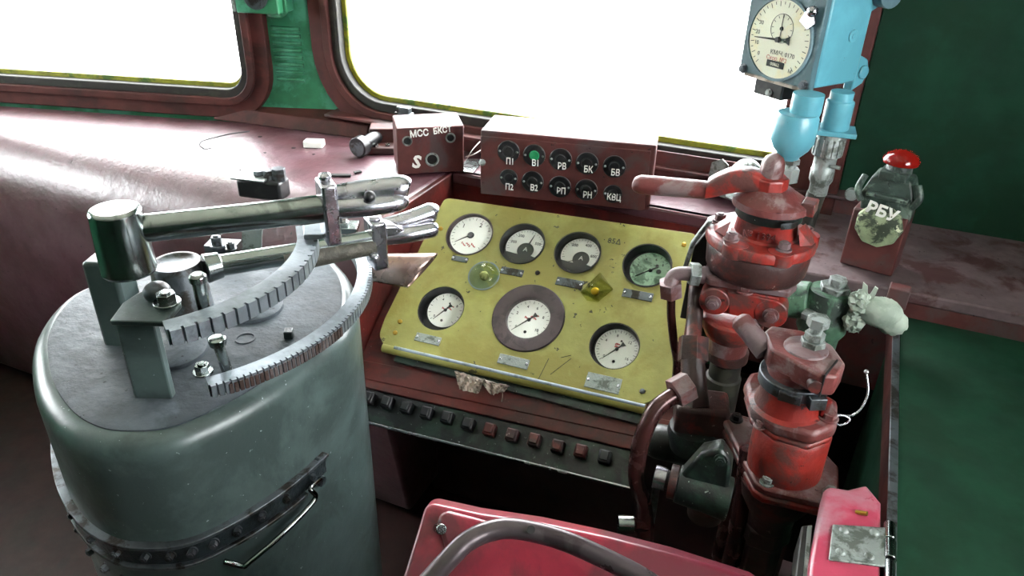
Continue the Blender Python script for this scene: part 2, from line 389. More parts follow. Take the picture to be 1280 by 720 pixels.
# ---------------------------------------------------------------- key strip
ks = thing('push_button_strip', PX(0, vf, -.03), 'long dark green-black strip with a row of square push buttons below the yellow panel', 'switch strip')
uR = uv(800, 560, -.035)[0]
sp = MB().prism([PX(uL+.03, vb+.014, -.054), PX(uR, vb+.018, -.054), PX(uR, vf-.002, -.054), PX(uL+.03, vf-.006, -.054)], PN*.014)
sp.build('strip_body', 'blackp', ks, .003)
MB().tube([PX(uL+.03, vf-.006, -.044), PX(uR, vf-.002, -.044)], .004, sm=False).build('steel_edge', 'bright', ks)
keys = [(461, 497, 0), (484, 503, 0), (508, 509, 0), (533, 516, 0), (559, 522, 0), (585, 530, 0), (612, 537, 1), (640, 544, 2), (668, 550, 2), (697, 558, 2), (726, 564, 1), (756, 571, 0)]
for x, y, c in keys:
    u, v = uv(x, y, -.025); kb = MB(PM @ Matrix.Translation((u, v, -.032)))
    kb.box((0, 0, .004), (.024, .025, .020)); kb.box((0, .0, .017), (.018, .020, .006))
    o = kb.build('push_button', ('black', 'red', 'valveb')[c], ks, .0025)
    if c == 1: o['label'] = 'red push button'
# ---------------------------------------------------------------- instrument panel
pan = thing('instrument_panel', P0-PN*.02, 'olive-yellow sloping instrument panel with seven round gauges', 'instrument panel')
pc = [uv(556, 247), uv(868, 292), uv(874, 300), uv(851, 440), uv(838, 484), uv(806, 506), uv(478, 430), uv(474, 418), uv(480, 400)]
def rcorner(P, r):
    out = []; n = len(P)
    for i in range(n):
        a, b, c = Vector(P[i-1]), Vector(P[i]), Vector(P[(i+1) % n]); r_ = min(r, (a-b).length*.45, (c-b).length*.45)
        p, q_ = b+(a-b).normalized()*r_, b+(c-b).normalized()*r_
        for k in range(5): t = k/4; out.append(tuple(p.lerp(b, t).lerp(b.lerp(q_, t), t)))
    return out
po = rcorner(pc, .016)
G = [('n', 587, 293, 29), ('a', 653, 305, 28), ('b', 722, 316, 29), ('g', 809, 332, 31), ('p', 551, 385, 29), ('c', 660, 397, 46), ('q', 768, 432, 32)]
gd = []
for kd, x, y, r in G:
    u, v = uv(x, y); du = abs(uv(x+r, y)[0]-uv(x-r, y)[0]); dvv = uv(x+r, y)[1]-uv(x-r, y)[1]; gd.append((kd, u, v, math.hypot(du, dvv)/2*.985))
PH = PM @ Matrix.Rotation(R(90), 4, 'X')                             # plate local: x = u, z = v, -y = out of the panel
PH = PM @ Matrix(((1, 0, 0, 0), (0, 0, 1, 0), (0, -1, 0, 0), (0, 0, 0, 1)))
MB(PH).holes(po, [circle(u, v, r+.0008, 56) for _, u, v, r in gd], .008).build('panel_plate', 'yellow', pan, .0035, seg=3)
# rolled lower lip
la, lb = Vector(uv(478, 432)), Vector(uv(806, 509))
lp = MB(); pts = [la.lerp(lb, k/20) for k in range(21)]
lp.tube([PX(p.x+.0, p.y-.001, -.0085) for p in pts], .0105, sm=False); lo_ = lp.build('rolled_lip', 'yellow', pan); MB().tube([PX(p.x, p.y+.0015, -.0012) for p in pts[1:]], .0045, sm=False).build('worn_highlight_line', 'bluegrey', lo_)  # blue-grey wear line that also carries the lip's painted highlight
MB().prism([PX(la.x+.03, la.y-.022, -.030), PX(lb.x+.01, lb.y-.030, -.030), PX(lb.x-.01, lb.y+.05, -.030), PX(la.x+.03, la.y+.05, -.030)], PN*.012).build('lip_shade_strip', 'blackp', pan)  # black strip reaching past the lip stands in for its shadow on the plate
def flat_disc(mb, r, w, seg=48, c=(0, 0)): return mb.lathe((c[0], c[1], 0), [(w-.001, r), (w, r)], seg)
def needle(mb, ang, L, tail, w, tw, z):
    d = Vector((math.cos(ang), math.sin(ang), 0)); n = Vector((-d.y, d.x, 0))
    mb.prism([d*L+n*w*.25, d*L-n*w*.25, d*-.002-n*w, d*-.002+n*w], (0, 0, .0008)) if False else None
    P = [d*L+n*w*.3, n*w, -d*tail*.55+n*w, -d*tail+n*tw, -d*tail-n*tw, -d*tail*.55-n*w, -n*w, d*L-n*w*.3]
    mb.prism([p+Vector((0, 0, z)) for p in P], (0, 0, .0008)); return mb
def gauge(kd, u, v, r):
    X = PM @ Matrix.Translation((u, v, 0))
    dep = dict(n=.010, a=.020, b=.020, g=.027, p=.027, c=.012, q=.026)[kd]
    fr = dict(n=.95, a=.93, b=.93, g=.94, p=.93, c=.60, q=.95)[kd]*r
    rimz = dict(n=.002, a=.004, b=.004, g=.003, p=-.001, c=.0035, q=-.001)[kd]
    mb = MB(X)
    inner = r*.97 if kd != 'c' else fr
    mb.lathe((0, 0, 0), [(-dep-.004, r), (rimz-.0015, r), (rimz, r-.0015), (rimz, inner+.003 if kd != 'c' else inner+.006), (rimz-.002, inner+.001), (-dep, inner), (-dep-.001, inner), (-dep-.001, 1e-5)], 56)
    g_ = mb.build('gauge', 'bezel' if kd in 'nc' else 'black', pan)
    dx_, dy_, dr_ = dict(n=(589, 294, 26.5), a=(656.5, 308, 24.5), b=(725.5, 319.5, 25), g=(814, 338, 26.5), p=(557, 388, 23), c=(662, 402, 28), q=(772, 436, 28.5))[kd]
    cu_ = Vector(uv(dx_, dy_, -dep)); fr = abs(uv(dx_+dr_, dy_, -dep)[0]-cu_.x)
    mxo = r*.965-fr; of = cu_-Vector((u, v)); of = of.normalized()*min(of.length, max(mxo, 0)) if kd != 'c' else Vector((0, 0))
    if kd == 'c': fr = r*.60
    X = X @ Matrix.Translation((of.x, of.y, -dep))
    dm = 'dialg' if kd == 'g' else 'dial'
    flat_disc(MB(X), fr*.995, .0015).build('dial', dm, g_)
    mk = MB(X); Z = .0018
    if kd in 'ab':
        # white arc scale over a dark hub and a dark foot
        a0, a1 = R(195), R(-40)
        for k in range(25):
            a = a0+(a1-a0)*k/24; L = .14 if k % 6 == 0 else .07
            d = Vector((math.cos(a), math.sin(a), 0)); mk.prism([d*fr*(.93)+Vector((-d.y, d.x, 0))*.0003+Vector((0,0,Z)), d*fr*.93-Vector((-d.y, d.x, 0))*.0003+Vector((0,0,Z)), d*fr*(.93-L)-Vector((-d.y, d.x, 0))*.0003+Vector((0,0,Z)), d*fr*(.93-L)+Vector((-d.y, d.x, 0))*.0003+Vector((0,0,Z))], (0, 0, .0003))
        mk.lathe((fr*.10, -fr*.22, 0), [(Z, fr*.43), (Z+.0012, fr*.43)], 36)
        ar = [(fr*math.cos(R(a)), fr*math.sin(R(a)), Z) for a in range(205, 326, 6)]
        mk.prism(ar+[(fr*.30, -fr*.45, Z), (-fr*.25, -fr*.50, Z)], (0, 0, .0012))
        mk.build('scale_marks', 'ink', g_)
        labs = (('200', 205-55), ('400', 62), ('500', 18)) if kd == 'a' else (('200', 128), ('400', 62), ('600', 5))
        labs = (('300', 165), ('200', 122), ('500', 22)) if kd == 'a' else (('200', 128), ('400', 66), ('600', 4))
        for s_, a in labs:
            text(s_, fr*.22, X @ Matrix.Translation((fr*.68*math.cos(R(a)), fr*.68*math.sin(R(a)), Z)), 'ink', 'numeral', g_)
        text('A', fr*.34, X @ Matrix.Translation((fr*.10, -fr*.18, Z+.0016)), 'white', 'unit_letter', g_)
        nd = MB(X); ang = R(76) if kd == 'a' else R(228)
        if kd == 'a':
            nd.X = X @ Matrix.Translation((fr*.1, -fr*.2, 0)); needle(nd, ang, fr*.95, fr*.05, fr*.05, fr*.03, Z+.001)
        else:
            nd.X = X @ Matrix.Translation((fr*.1, -fr*.2, 0)); needle(nd, R(205), fr*.75, fr*.05, fr*.03, fr*.02, Z+.001)
        nd.build('needle', 'ink', g_)
    else:
        big = {'n': 12, 'g': 10, 'p': 10, 'c': 10, 'q': 16}[kd]
        for k in range(big*2+1):
            a = R(225)-R(270)*k/(big*2); L = .13 if k % 2 == 0 else .07
            d = Vector((math.cos(a), math.sin(a), 0)); n = Vector((-d.y, d.x, 0))*(.00045 if k % 2 == 0 else .00025); z_ = Vector((0, 0, Z))
            mk.prism([d*fr*.93+n+z_, d*fr*.93-n+z_, d*fr*(.93-L)-n+z_, d*fr*(.93-L)+n+z_], (0, 0, .0003))
        if kd in 'pcq': mk.lathe((0, -fr*.62, 0), [(Z, fr*.07), (Z+.0008, fr*.07)], 16)
        if kd in 'pq': mk.lathe((fr*.12, fr*.42, 0), [(Z, fr*.05), (Z+.0008, fr*.05)], 16)
        if kd == 'g': mk.lathe((fr*.28, fr*.30, 0), [(Z, fr*.08), (Z+.0008, fr*.08)], 16); mk.lathe((fr*.42, -fr*.0, 0), [(Z, fr*.12), (Z+.0008, fr*.12)], 10)
        mk.build('scale_marks', 'ink', g_)
        labs = {'n': (('1', 140), ('2', 62)), 'g': (('2', 165), ('4', 118), ('6', 75), ('8', 35)), 'p': (('0', 222), ('4', 120), ('8', 30)), 'c': (('0', 222), ('2', 160), ('4', 110), ('6', 70), ('8', 20), ('10', -42)), 'q': (('0', 222), ('4', 150), ('8', 100), ('12', 40), ('16', -35))}[kd]
        for s_, a in labs:
            text(s_, fr*(.3 if kd == 'n' else .19), X @ Matrix.Translation((fr*.66*math.cos(R(a)), fr*.66*math.sin(R(a)), Z)), 'ink', 'numeral', g_)
        rm = MB(X)
        if kd == 'n':
            for k in range(9): rm.box((fr*(-.28+.08*k), fr*(-.45-.06*(k % 3)), Z), (fr*.05, fr*.10, .0008), rz=k*31)
        elif kd == 'g': pass
        elif kd == 'q':
            for k in range(8): rm.box((fr*(-.10+.05*(k % 4)), fr*(.12+.12*(k//4)), Z), (fr*.05, fr*.10, .0008), rz=k*37)
        else:
            for k in range(9): rm.box((fr*(-.20+.07*k), fr*(.10-.05*(k % 4)+.02*k), Z), (fr*.05, fr*.10, .0008), rz=k*31)
        if kd != 'g': rm.build('red_mark', 'redink', g_)
        tip = {'n': (569, 302), 'g': (792, 350), 'p': (538, 404), 'c': (642, 416), 'q': (751, 451)}[kd]
        hub = {'n': (590, 293), 'g': (815, 341), 'p': (558, 389), 'c': (662, 404), 'q': (773, 437)}[kd]
        a_, b2 = Vector(uv(*tip, -dep)), Vector(uv(*hub, -dep)); d = a_-b2; ang = math.atan2(d.y, d.x)
        nd = MB(X); needle(nd, ang, fr*.80, fr*.42 if kd != 'n' else fr*.1, fr*.035, fr*.13 if kd in 'cpq' else fr*.04, .003)
        nd.lathe((0, 0, 0), [(.0015, fr*(.09 if kd != 'n' else .16)), (.0048, fr*(.07 if kd != 'n' else .14))], 20)
        nd.build('needle', 'ink', g_)
    flat_disc(MB(X), fr*.99, min(dep-.001, .009) if dep > .006 else dep, c=(0, 0)).build('dial_glass', 'glassd', g_)
    return g_
for q_ in gd: gauge(*q_)
# riveted name plates
for x, y, w, h, ml in ((640, 340, 30, 8, 'steeld'), (712, 354, 34, 9, 'steeld'), (797, 369, 36, 9, 'steeld'), (535, 424, 34, 9, 'plate'), (642, 452, 38, 10, 'plate'), (754, 479, 40, 15, 'plate'), (575, 324, 22, 6, 'steeld')):
    u, v = uv(x, y); k = 1.62/FP; X = PM @ Matrix.Translation((u, v, 0)) @ Matrix.Rotation(R(-1), 4, 'Z')
    np_ = MB(X); np_.box((0, 0, .001), (w*k*1.02, h*k*1.25, .0022)); o = np_.build('name_plate', ml, pan, .0006)
    [MB(X).ball((s_*w*k*.44, 0, .0025), .0032, (1, 1, .6), 10).build('rivet', 'bright', o) for s_ in (-1, 1)]
for x, y in ((672, 341), (803, 489), (494, 416), (551, 286), (855, 306), (500, 262+140)):
    u, v = uv(x, y); X = PM @ Matrix.Translation((u, v, 0)); MB(X).lathe((0, 0, 0), [(0, .0055), (.002, .005), (.003, .0025)], 16).build('panel_screw', 'steeld' if x in (672, 803) else 'brass', pan)
# clear lamp lenses: a round dome and a pointed one
u, v = uv(605, 345); X = PM @ Matrix.Translation((u, v, 0)); k = 1.62/FP
dm = MB(X).lathe((0, 0, 0), [(0, 20*k), (.004, 19*k), (.012, 16*k), (.018, 11*k), (.022, 5*k), (.0225, .0001)], 36).build('round_lamp_lens', 'clear', pan)
MB(X).lathe((0, 0, 0), [(0.0005, 21*k), (.003, 21*k), (.003, 18*k)], 36).build('lens_rim', 'yedge', dm)
MB(X).lathe((.003, -.003, 0), [(0.001, 6*k), (.010, 6*k), (.012, 4*k)], 20).build('lamp_bulb', 'plate', dm)
u, v = uv(748, 362); X = PM @ Matrix.Translation((u, v, 0))
pl = MB(X); q3 = [(-21*k, -8*k), (-4*k, 24*k), (18*k, 4*k), (4*k, -17*k), (-10*k, -18*k)]
vs = [(a, b, 0) for a, b in q3]+[(6*k, 3*k, 24*k)]
pl.add(vs, [(0, 1, 5), (1, 2, 5), (2, 3, 5), (3, 4, 5), (4, 0, 5), (4, 3, 2, 1, 0)]); po_ = pl.build('pointed_lamp_lens', 'clear', pan, .001, ang=15)
MB(X).lathe((-3*k, -4*k, 0), [(.0005, 5*k), (.005, 5*k), (.007, 3*k)], 20).build('lamp_bulb', 'brass', po_)
u, v = uv(768, 302); text('· 85Δ ·', .018, PM @ Matrix.Translation((u, v, .0002)), 'ink', 'engraved_number', pan)
# long scratches in the panel paint
sc = MB(PM)
for p, q_ in (((686, 448), (673, 474)), ((714, 448), (688, 468)), ((701, 447), (714, 444))):
    a, b = Vector((*uv(*p), .0)), Vector((*uv(*q_), .0)); sc.tube([a, b], .0006, 6, sm=False)
sc.build('scratch', 'ink', pan)
# rag pushed under the lip
rg = MB(); random.seed(3)
def sheet(mb, pxs, d, th=.002, amp=.006, n=10):
    a, b, c, e = [V(x, y, d) for x, y in pxs]; rows = []
    for i in range(n+1):
        row = []
        for j in range(n+1):
            p = a.lerp(b, i/n).lerp(e.lerp(c, i/n), j/n); p = p+FW*(amp*math.sin(i*1.9+j*.7)+random.uniform(-amp, amp)*.5)+UP*random.uniform(-amp, amp)*.35; row.append(p)
        rows.append(row)
    vs = [p for r_ in rows for p in r_]+[p+FW*th for r_ in rows for p in r_]; N_ = (n+1)**2; fs = []
    for i in range(n):
        for j in range(n):
            k_ = i*(n+1)+j; f = (k_, k_+1, k_+n+2, k_+n+1); fs += [f, tuple(N_+t for t in f[::-1])]
    e_ = [i*(n+1) for i in range(n+1)]; 
    bd = [(0, j) for j in range(n)]+[(i, n) for i in range(n)]+[(n, j) for j in range(n, 0, -1)]+[(i, 0) for i in range(n, 0, -1)]
    id_ = [i*(n+1)+j for i, j in bd]
    for t in range(len(id_)): a1, b1 = id_[t], id_[(t+1) % len(id_)]; fs.append((a1, a1+N_, b1+N_, b1))
    mb.add(vs, fs); return mb
dr = pix(PX(uv(600, 470)[0], uv(600, 470)[1], -.012))[2]
sheet(rg, [(568, 464), (606, 474), (598, 492), (574, 486)], dr-.022, amp=.006)
sheet(rg, [(598, 472), (637, 482), (630, 490), (614, 494)], dr-.020, amp=.005)
rg.tube([V(628, 486, dr-.02), V(628, 495, dr-.018), V(627, 502, dr-.016)], .0012, 6)
tag(rg.build('rag', 'cream'), 'crumpled cream rag tucked under the lower edge of the yellow panel', 'rag')
# ---------------------------------------------------------------- boxes on the desk
def boxframe(bl, br, z, tl=None, flip=False):
    A, B = onz(*bl, z), onz(*br, z); ex = (B-A); w = ex.length; ex.normalize(); ey = Vector((0, 0, 1)).cross(ex)
    h = (zat(A, tl[1])-z) if tl else 0
    return frame3(A, ex, ey, Vector((0, 0, 1))), w, h
zb = .985
X, w, h = boxframe((600, 242), (811, 264), zb, (597, 163))
lb = thing('indicator_lamp_box', X.translation, 'wide brown box with ten round indicator lamps in two rows, standing above the yellow panel', 'indicator box')
dp = .13
Xb = X @ Matrix.Rotation(R(0), 4, 'X')
MB(X).box((w/2, dp/2+.002, h/2), (w, dp, h)).build('box_body', 'brown', lb, .004, seg=3)
MB(X).box((w/2-.004, -.002, h/2-.005), (w-.012, .004, h-.012)).build('front_plate', 'brown', lb, .003)
nF = X.to_3x3() @ Vector((0, -1, 0)); XI = X.inverted()
def onbox(x, y, off=.004): p = XI @ onp(x, y, X.translation+nF*off, nF); return p.x, p.z
XF = X @ Matrix(((1, 0, 0, 0), (0, 0, -1, 0), (0, 1, 0, 0), (0, 0, 0, 1)))    # x right, y up, z out of the front
lamps = [(636, 189, 'П1', 203), (668, 194, 'В1', 205), (701, 199, 'РВ', 209), (734, 204, 'БК', 213), (768, 208, 'БВ', 217),
         (636, 222, 'П2', 235), (666, 227, 'В2', 236), (700, 233, 'РП', 240), (733, 237, 'РН', 245), (766, 242, 'КВЦ', 248)]
for i, (x, y, s_, ty) in enumerate(lamps):
    a, c = onbox(x, y); rr_ = (.0255 if i not in (5, 9) else .021)
    L_ = MB(XF @ Matrix.Translation((a, c, .004))); L_.lathe((0, 0, 0), [(0, rr_), (.003, rr_), (.004, rr_*.95), (.004, rr_*.55), (.0025, rr_*.5), (.0025, .0001)], 28)
    lo_ = L_.build('indicator_lamp', 'black', lb)
    MB(XF @ Matrix.Translation((a, c, .004))).lathe((0, 0, 0), [(.002, rr_*.48), (.004, rr_*.40), (.005, .0001)], 24).build('lamp_lens', 'lens' if i == 1 else 'black', lo_)
    [MB(XF @ Matrix.Translation((a, c, .008))).ball((s2*rr_*.78, 0, 0), .0028, (1, 1, .6), 8).build('lamp_screw', 'plate', lo_) for s2 in (-1, 1)]
    tx, tz = onbox(x+(1 if i != 5 else 0), ty, .013)
    text(s_, .021, XF @ Matrix.Translation((tx, tz, .0082)), 'white', 'lamp_lettering', lb, sx=.75, bold=.0003)
for x, y in ((603, 203), (805, 229)):
    a, c = onbox(x, y); MB(XF @ Matrix.Translation((a, c, .004))).lathe((0, 0, 0), [(0, .008), (.003, .0075), (.0055, .004), (.004, .002)], 20).build('cover_screw', 'plate', lb)
# small switch box
X, w, h = boxframe((498, 219), (580, 214), zb, (495, 160)); X = X @ Matrix.Rotation(R(3), 4, 'X')
sb = thing('signal_socket_box', X.translation, 'small tilted brown box with three sockets and hand-painted white letters', 'socket box')
MB(X).box((w/2, .05, h/2), (w, .10, h)).build('box_body', 'brown', sb, .003)
nF = X.to_3x3() @ Vector((0, -1, 0)); XI = X.inverted()
XF = X @ Matrix(((1, 0, 0, 0), (0, 0, -1, 0), (0, 1, 0, 0), (0, 0, 0, 1)))
for x, y, r_ in ((509, 176, .0125), (563, 172, .0125), (540, 199, .0175)):
    a, c = onbox(x, y, 0); o = MB(XF @ Matrix.Translation((a, c, 0))).lathe((0, 0, 0), [(-.001, r_), (.004, r_), (.004, r_*.78), (.0008, r_*.72), (.0008, .0001)], 28).build('socket_ring', 'plate', sb)
    MB(XF @ Matrix.Translation((a, c, 0))).lathe((0, 0, 0), [(.001, r_*.70), (.002, r_*.68), (.002, .0001)], 24).build('socket_core', 'black', o)
for s_, x, y, sz, rz in (('МСС', 524, 167, .023, 4), ('БКСТ', 553, 163, .020, 6)):
    a, c = onbox(x, y, 0); text(s_, sz, XF @ Matrix.Translation((a, c, .0005)) @ Matrix.Rotation(R(rz), 4, 'Z'), 'white', 'painted_lettering', sb, sx=.85, bold=.0006)
a, c = onbox(521, 203, 0); text('S', .044, XF @ Matrix.Translation((a, c, .0005)) @ Matrix.Rotation(R(-12), 4, 'Z'), 'white', 'painted_mark', sb, bold=.0016)
# loose wires between the two boxes
wr = MB(); 
wr.tube([V(583, 200, 1.93), V(590, 188, 1.93), V(600, 177, 1.95)], .0013, 6); wr.tube([V(582, 196, 1.93), V(592, 193, 1.93), V(602, 187, 1.95)], .0013, 6)
tag(wr.build('loose_wire', 'wire'), 'pair of thin pale wires joining the small socket box to the wide lamp box', 'wire')
p = onz(588, 208, DZ+.001); 
bk = MB().box(p+Vector((0, 0, .002)), (.045, .10, .004), rz=8); bk.build('slotted_bracket', 'steel', None, .001); o = bpy.data.objects['slotted_bracket']
tag(o, 'flat pale slotted metal strap lying on the desk between the two boxes', 'bracket')
MB().box(p+Vector((0, -.01, .0045)), (.022, .02, .001), rz=8).build('slot', 'void', o)
# small connector left of the socket box
X, w, h = boxframe((470, 200), (496, 192), DZ, (453, 168))
X, w, h = boxframe((456, 192), (484, 201), DZ, (456, 166))
X = frame3(onz(462, 190, DZ), Vector((math.cos(R(28)), math.sin(R(28)), 0)), Vector((-math.sin(R(28)), math.cos(R(28)), 0)), Vector((0, 0, 1)))
cn = thing('connector_socket', X.translation, 'small brown and black connector with a round plug, left of the socket box', 'connector')
MB(X).box((.035, .05, .032), (.07, .06, .05)).build('housing', 'brown', cn, .003)
MB(X).box((.03, .0, .010), (.075, .05, .018)).build('foot', 'brown', cn, .003)
cc = MB(X); cc.cyl((.02, .03, .034), (-.015, -.035, .030), .018); cc.cyl((-.012, -.028, .030), (-.026, -.05, .028), .027); cc.build('round_plug', 'black', cn, .002)
MB(X).cyl((-.0255, -.0495, .028), (-.0265, -.051, .028), .022).build('plug_face', 'steeld', cn)
for q_ in ((.05, -.01, .02), (.02, -.015, .02)): MB(X).cyl(q_, (q_[0], q_[1], .026), .006).build('screw', 'steel', cn)
# odds and ends on the desk top
p = onz(393, 183, DZ); tag(MB().box(p+Vector((0, 0, .009)), (.052, .032, .017), rz=20).build('white_block', 'dial', None, .002), 'small white block lying alone on the desk top', 'block')
tag(MB().tube([onz(a, b, DZ+.003+e) for a, b, e in ((249, 181, 0), (254, 176, .004), (272, 171, .003), (290, 167, .004), (312, 164, .006))]+[], .0016, 6).tube([onz(a, b, DZ+.002) for a, b in ((249, 181), (256, 186), (264, 185))], .0014, 6).build('bent_wire', 'ink'), 'thin dark bent wire lying on the bright desk top', 'wire')
tag(MB().box(onz(426, 219, DZ+.003), (.05, .012, .004), rz=25).box(onz(447, 215, DZ+.003), (.018, .01, .004), rz=60).build('debris', 'void'), 'dark flat sliver of debris on the desk, behind the upper lever grip', 'debris')
# clip on the window gasket
q_ = wc(WR, 517, 134); tag(MB(WR).box((q_[0], -.052, q_[1]+.006), (.040, .02, .016)).box((q_[0], -.052, q_[1]-.004), (.05, .026, .006)).build('window_clip', 'steeld', None, .003), 'small dark clip on the bottom seal of the right window', 'clip')
# lit bracket standing on the ledge, clear disc lamp
q_ = wc(WR, 905, 215); X = WR @ Matrix.Translation((q_[0], -.10, q_[1]-.02)); 
tb = MB(X @ Matrix.Rotation(R(-25), 4, 'Z')).holes([(-.028, 0), (.028, 0), (.020, .03), (.022, .075), (.004, .085), (-.022, .070)], [circle(.0, .028, .012, 16)], .003)
tb.box((.02, .022, -.001), (.055, .045, .004)); tag(tb.build('mounting_bracket', 'plate'), 'bent pale metal bracket with a hole, standing on the ledge behind the red brake handle', 'bracket')
q_ = wc(WR, 940, 203); tag(MB(WR @ Matrix.Translation((q_[0], -.10, q_[1]))).lathe((0, 0, 0), [(-.03, .026), (-.02, .034), (0, .037), (.003, .037), (.012, .030), (.018, .0001)], 36, Matrix.Rotation(R(90), 3, 'X')).build('disc_lamp', 'plate'), 'round pale metal disc seen between the window sill and the brake valve hub', 'lamp')
# green lamp housing on the pillar
q_ = wc(WL, 338, 4); X = WL @ Matrix.Translation((q_[0], 0, q_[1]))
gb = thing('pillar_box', X.translation, 'small bright green box fixed to the pillar between the two windows', 'box')
s0 = MB(X).box((0, -.045, .03), (.12, .08, .09)).box((.055, -.03, .03), (.03, .05, .09)).build('box_body', 'green', gb, .004)
MB(X).cyl((0, -.084, .03), (0, -.088, .03), .035).build('round_cover', 'steeld', gb, .002)
MB(X).box((-.066, -.045, .03), (.008, .078, .085)).build('side_plate', 'plate', gb, .002)
MB(X).cyl((.02, -.02, -.028), (.02, -.02, -.012), .022).tube([(.05, -.01, -.015), (.03, -.012, -.03), (-.01, -.012, -.03)], .006).build('bottom_clamp', 'green', gb)
# ================================================================ master controller (grey drum)
DT = 1.0
mc = thing('master_controller', onz(230, 440, 0), 'large grey drum-shaped master controller with two steel levers and toothed quadrants', 'controller')
ctl = [(444, 352), (446, 380), (436, 408), (405, 437), (350, 478), (300, 508), (250, 532), (205, 548), (160, 553), (105, 548), (60, 520), (35, 470), (40, 410), (85, 360), (160, 335), (250, 318), (340, 306), (405, 312), (430, 328)]
op = spline([onz(x, y, DT) for x, y in ctl], 6)
cen = sum((p for p in op), Vector())/len(op)
def inset(P, e, z): return [Vector((p.x, p.y, 0))-(Vector((p.x, p.y, 0))-Vector((cen.x, cen.y, 0))).normalized()*e+Vector((0, 0, z)) for p in P]
lay = [inset(op, 0, .01), inset(op, 0, .3), inset(op, 0, .6), inset(op, 0, DT-.035)]
for k in range(1, 7):
    a = R(15*k); lay.append(inset(op, .03*(1-math.cos(a)), DT-.035+.03*math.sin(a)))
MB().rings(lay).build('drum_body', 'drum', mc, ang=60)
MB().rings([inset(op, .028, DT-.008), inset(op, .028, DT-.003), inset(op, .034, DT-.001)]).build('drum_top', 'drumt', mc, ang=60)
# bolted band round the lower body
n = len(op)
def near(x, y):
    best = None
    for i in range(n):
        z = zat(op[i], y) if 0 else None
    return best
i0 = min(range(n), key=lambda i: (abs(pix(Vector((op[i].x, op[i].y, zat(op[i], 566))))[0]-402) if pix(op[i])[1] > 360 else 1e9))
zb0 = zat(op[i0], 566); zb1 = zat(op[i0], 583)
seg_ = [op[(i0+k) % n] for k in range(0, 62)]
def band(mb, P, z0, z1, e0, e1):
    loops = []
    for p in P:
        d = (Vector((p.x, p.y, 0))-Vector((cen.x, cen.y, 0))).normalized(); b = Vector((p.x, p.y, 0))
        loops.append([b+d*e0+Vector((0, 0, z0)), b+d*e1+Vector((0, 0, z0)), b+d*e1+Vector((0, 0, z1)), b+d*e0+Vector((0, 0, z1))])
    return mb.rings(loops)
H_ = zb0-zb1
bandp = band(MB(), seg_, zb0-.038, zb0, -.002, .004).build('bolted_band', 'drumg', mc, .001)
band(MB(), seg_, zb0-.003, zb0+.003, -.002, .012).build('upper_rib', 'steeld', bandp, .001)
band(MB(), seg_[3:], zb0-.045, zb0-.039, -.002, .010).build('lower_rib', 'steeld', bandp, .001)
def onbody(x, y, off):
    best = min(seg_, key=lambda p: abs(pix(Vector((p.x, p.y, zat(p, y))))[0]-x))
    d = (Vector((best.x, best.y, 0))-Vector((cen.x, cen.y, 0))).normalized()
    return Vector((best.x, best.y, zat(best, y)))+d*off
MB().tube([onbody(397, 597, .004), onbody(381, 604, .018), onbody(379, 616, .024), onbody(345, 655, .026), onbody(310, 688, .024), onbody(300, 696, .018), onbody(283, 699, .004)], .0042, 12).build('bail_handle', 'steel', mc)

for k in range(2, 60, 4):
    p = seg_[k]; d = (Vector((p.x, p.y, 0))-Vector((cen.x, cen.y, 0))).normalized(); b = Vector((p.x, p.y, zb0-.020))
    MB().bolt(b+d*.002, d, .006, .010).build('band_bolt', 'steeld', bandp)
for k in range(26, 60, 3):
    p = seg_[k]; d = (Vector((p.x, p.y, 0))-Vector((cen.x, cen.y, 0))).normalized(); MB().bolt(Vector((p.x, p.y, zb0-.085))-d*.002, d, .006, .010).build('band_bolt', 'steeld', bandp)
b2 = MB(); p = seg_[1]
for y in (577, 600):
    z = zat(p, y); d = (Vector((p.x, p.y, 0))-Vector((cen.x, cen.y, 0))).normalized(); b2.cyl(Vector((p.x, p.y, z))-d*.004, Vector((p.x, p.y, z))+d*.008, .009)
b2.build('hinge_boss', 'drumg', bandp)
# discs and small lugs on the drum top
def top(x, y, dz=0): return onz(x, y, DT-.001+dz)
MB().lathe(top(215, 440), [(0, .052), (.006, .052), (.008, .049), (.008, .0001)], 40).build('cover_disc', 'drumt', mc)
MB().lathe(top(318, 386), [(0, .047), (.006, .047), (.008, .044), (.008, .0001)], 40).build('cover_disc', 'drumt', mc)
MB().lathe(top(307, 423), [(-.002, .016), (.0015, .016), (.0015, .013), (-.001, .013)], 30).build('recess_ring', 'drumt', mc)
MB().box(top(361, 417, .007), (.014, .016, .014), rz=30).build('square_lug', 'drumg', mc, .002)
# quadrants
def czr(px, py, r, z0, z): c = onz(px, py, z); return c, r*(EYE-z)/(EYE-z0)
zl = 1.035; c1, r1 = czr(215.8, 353.5, .41082, .88, zl)
MB().ringsec(c1, r1, r1-.025, zl-.020, zl, R(-37), R(50), 54, .005, .24).build('lower_quadrant', 'ring', mc, .0008)
MB().ringsec(c1, r1+.0015, r1-.004, zl-.020, zl-.004, R(-33), R(2), 28, .006, .3).build('quadrant_teeth', 'ringd', mc)
zu = 1.165; c2, r2 = czr(168.3, 311.2, .3524, .98, zu)
MB().ringsec(c2, r2, r2-.030, zu-.022, zu, R(-35), R(47), 22, .006, .2).build('upper_quadrant', 'ring', mc, .001)
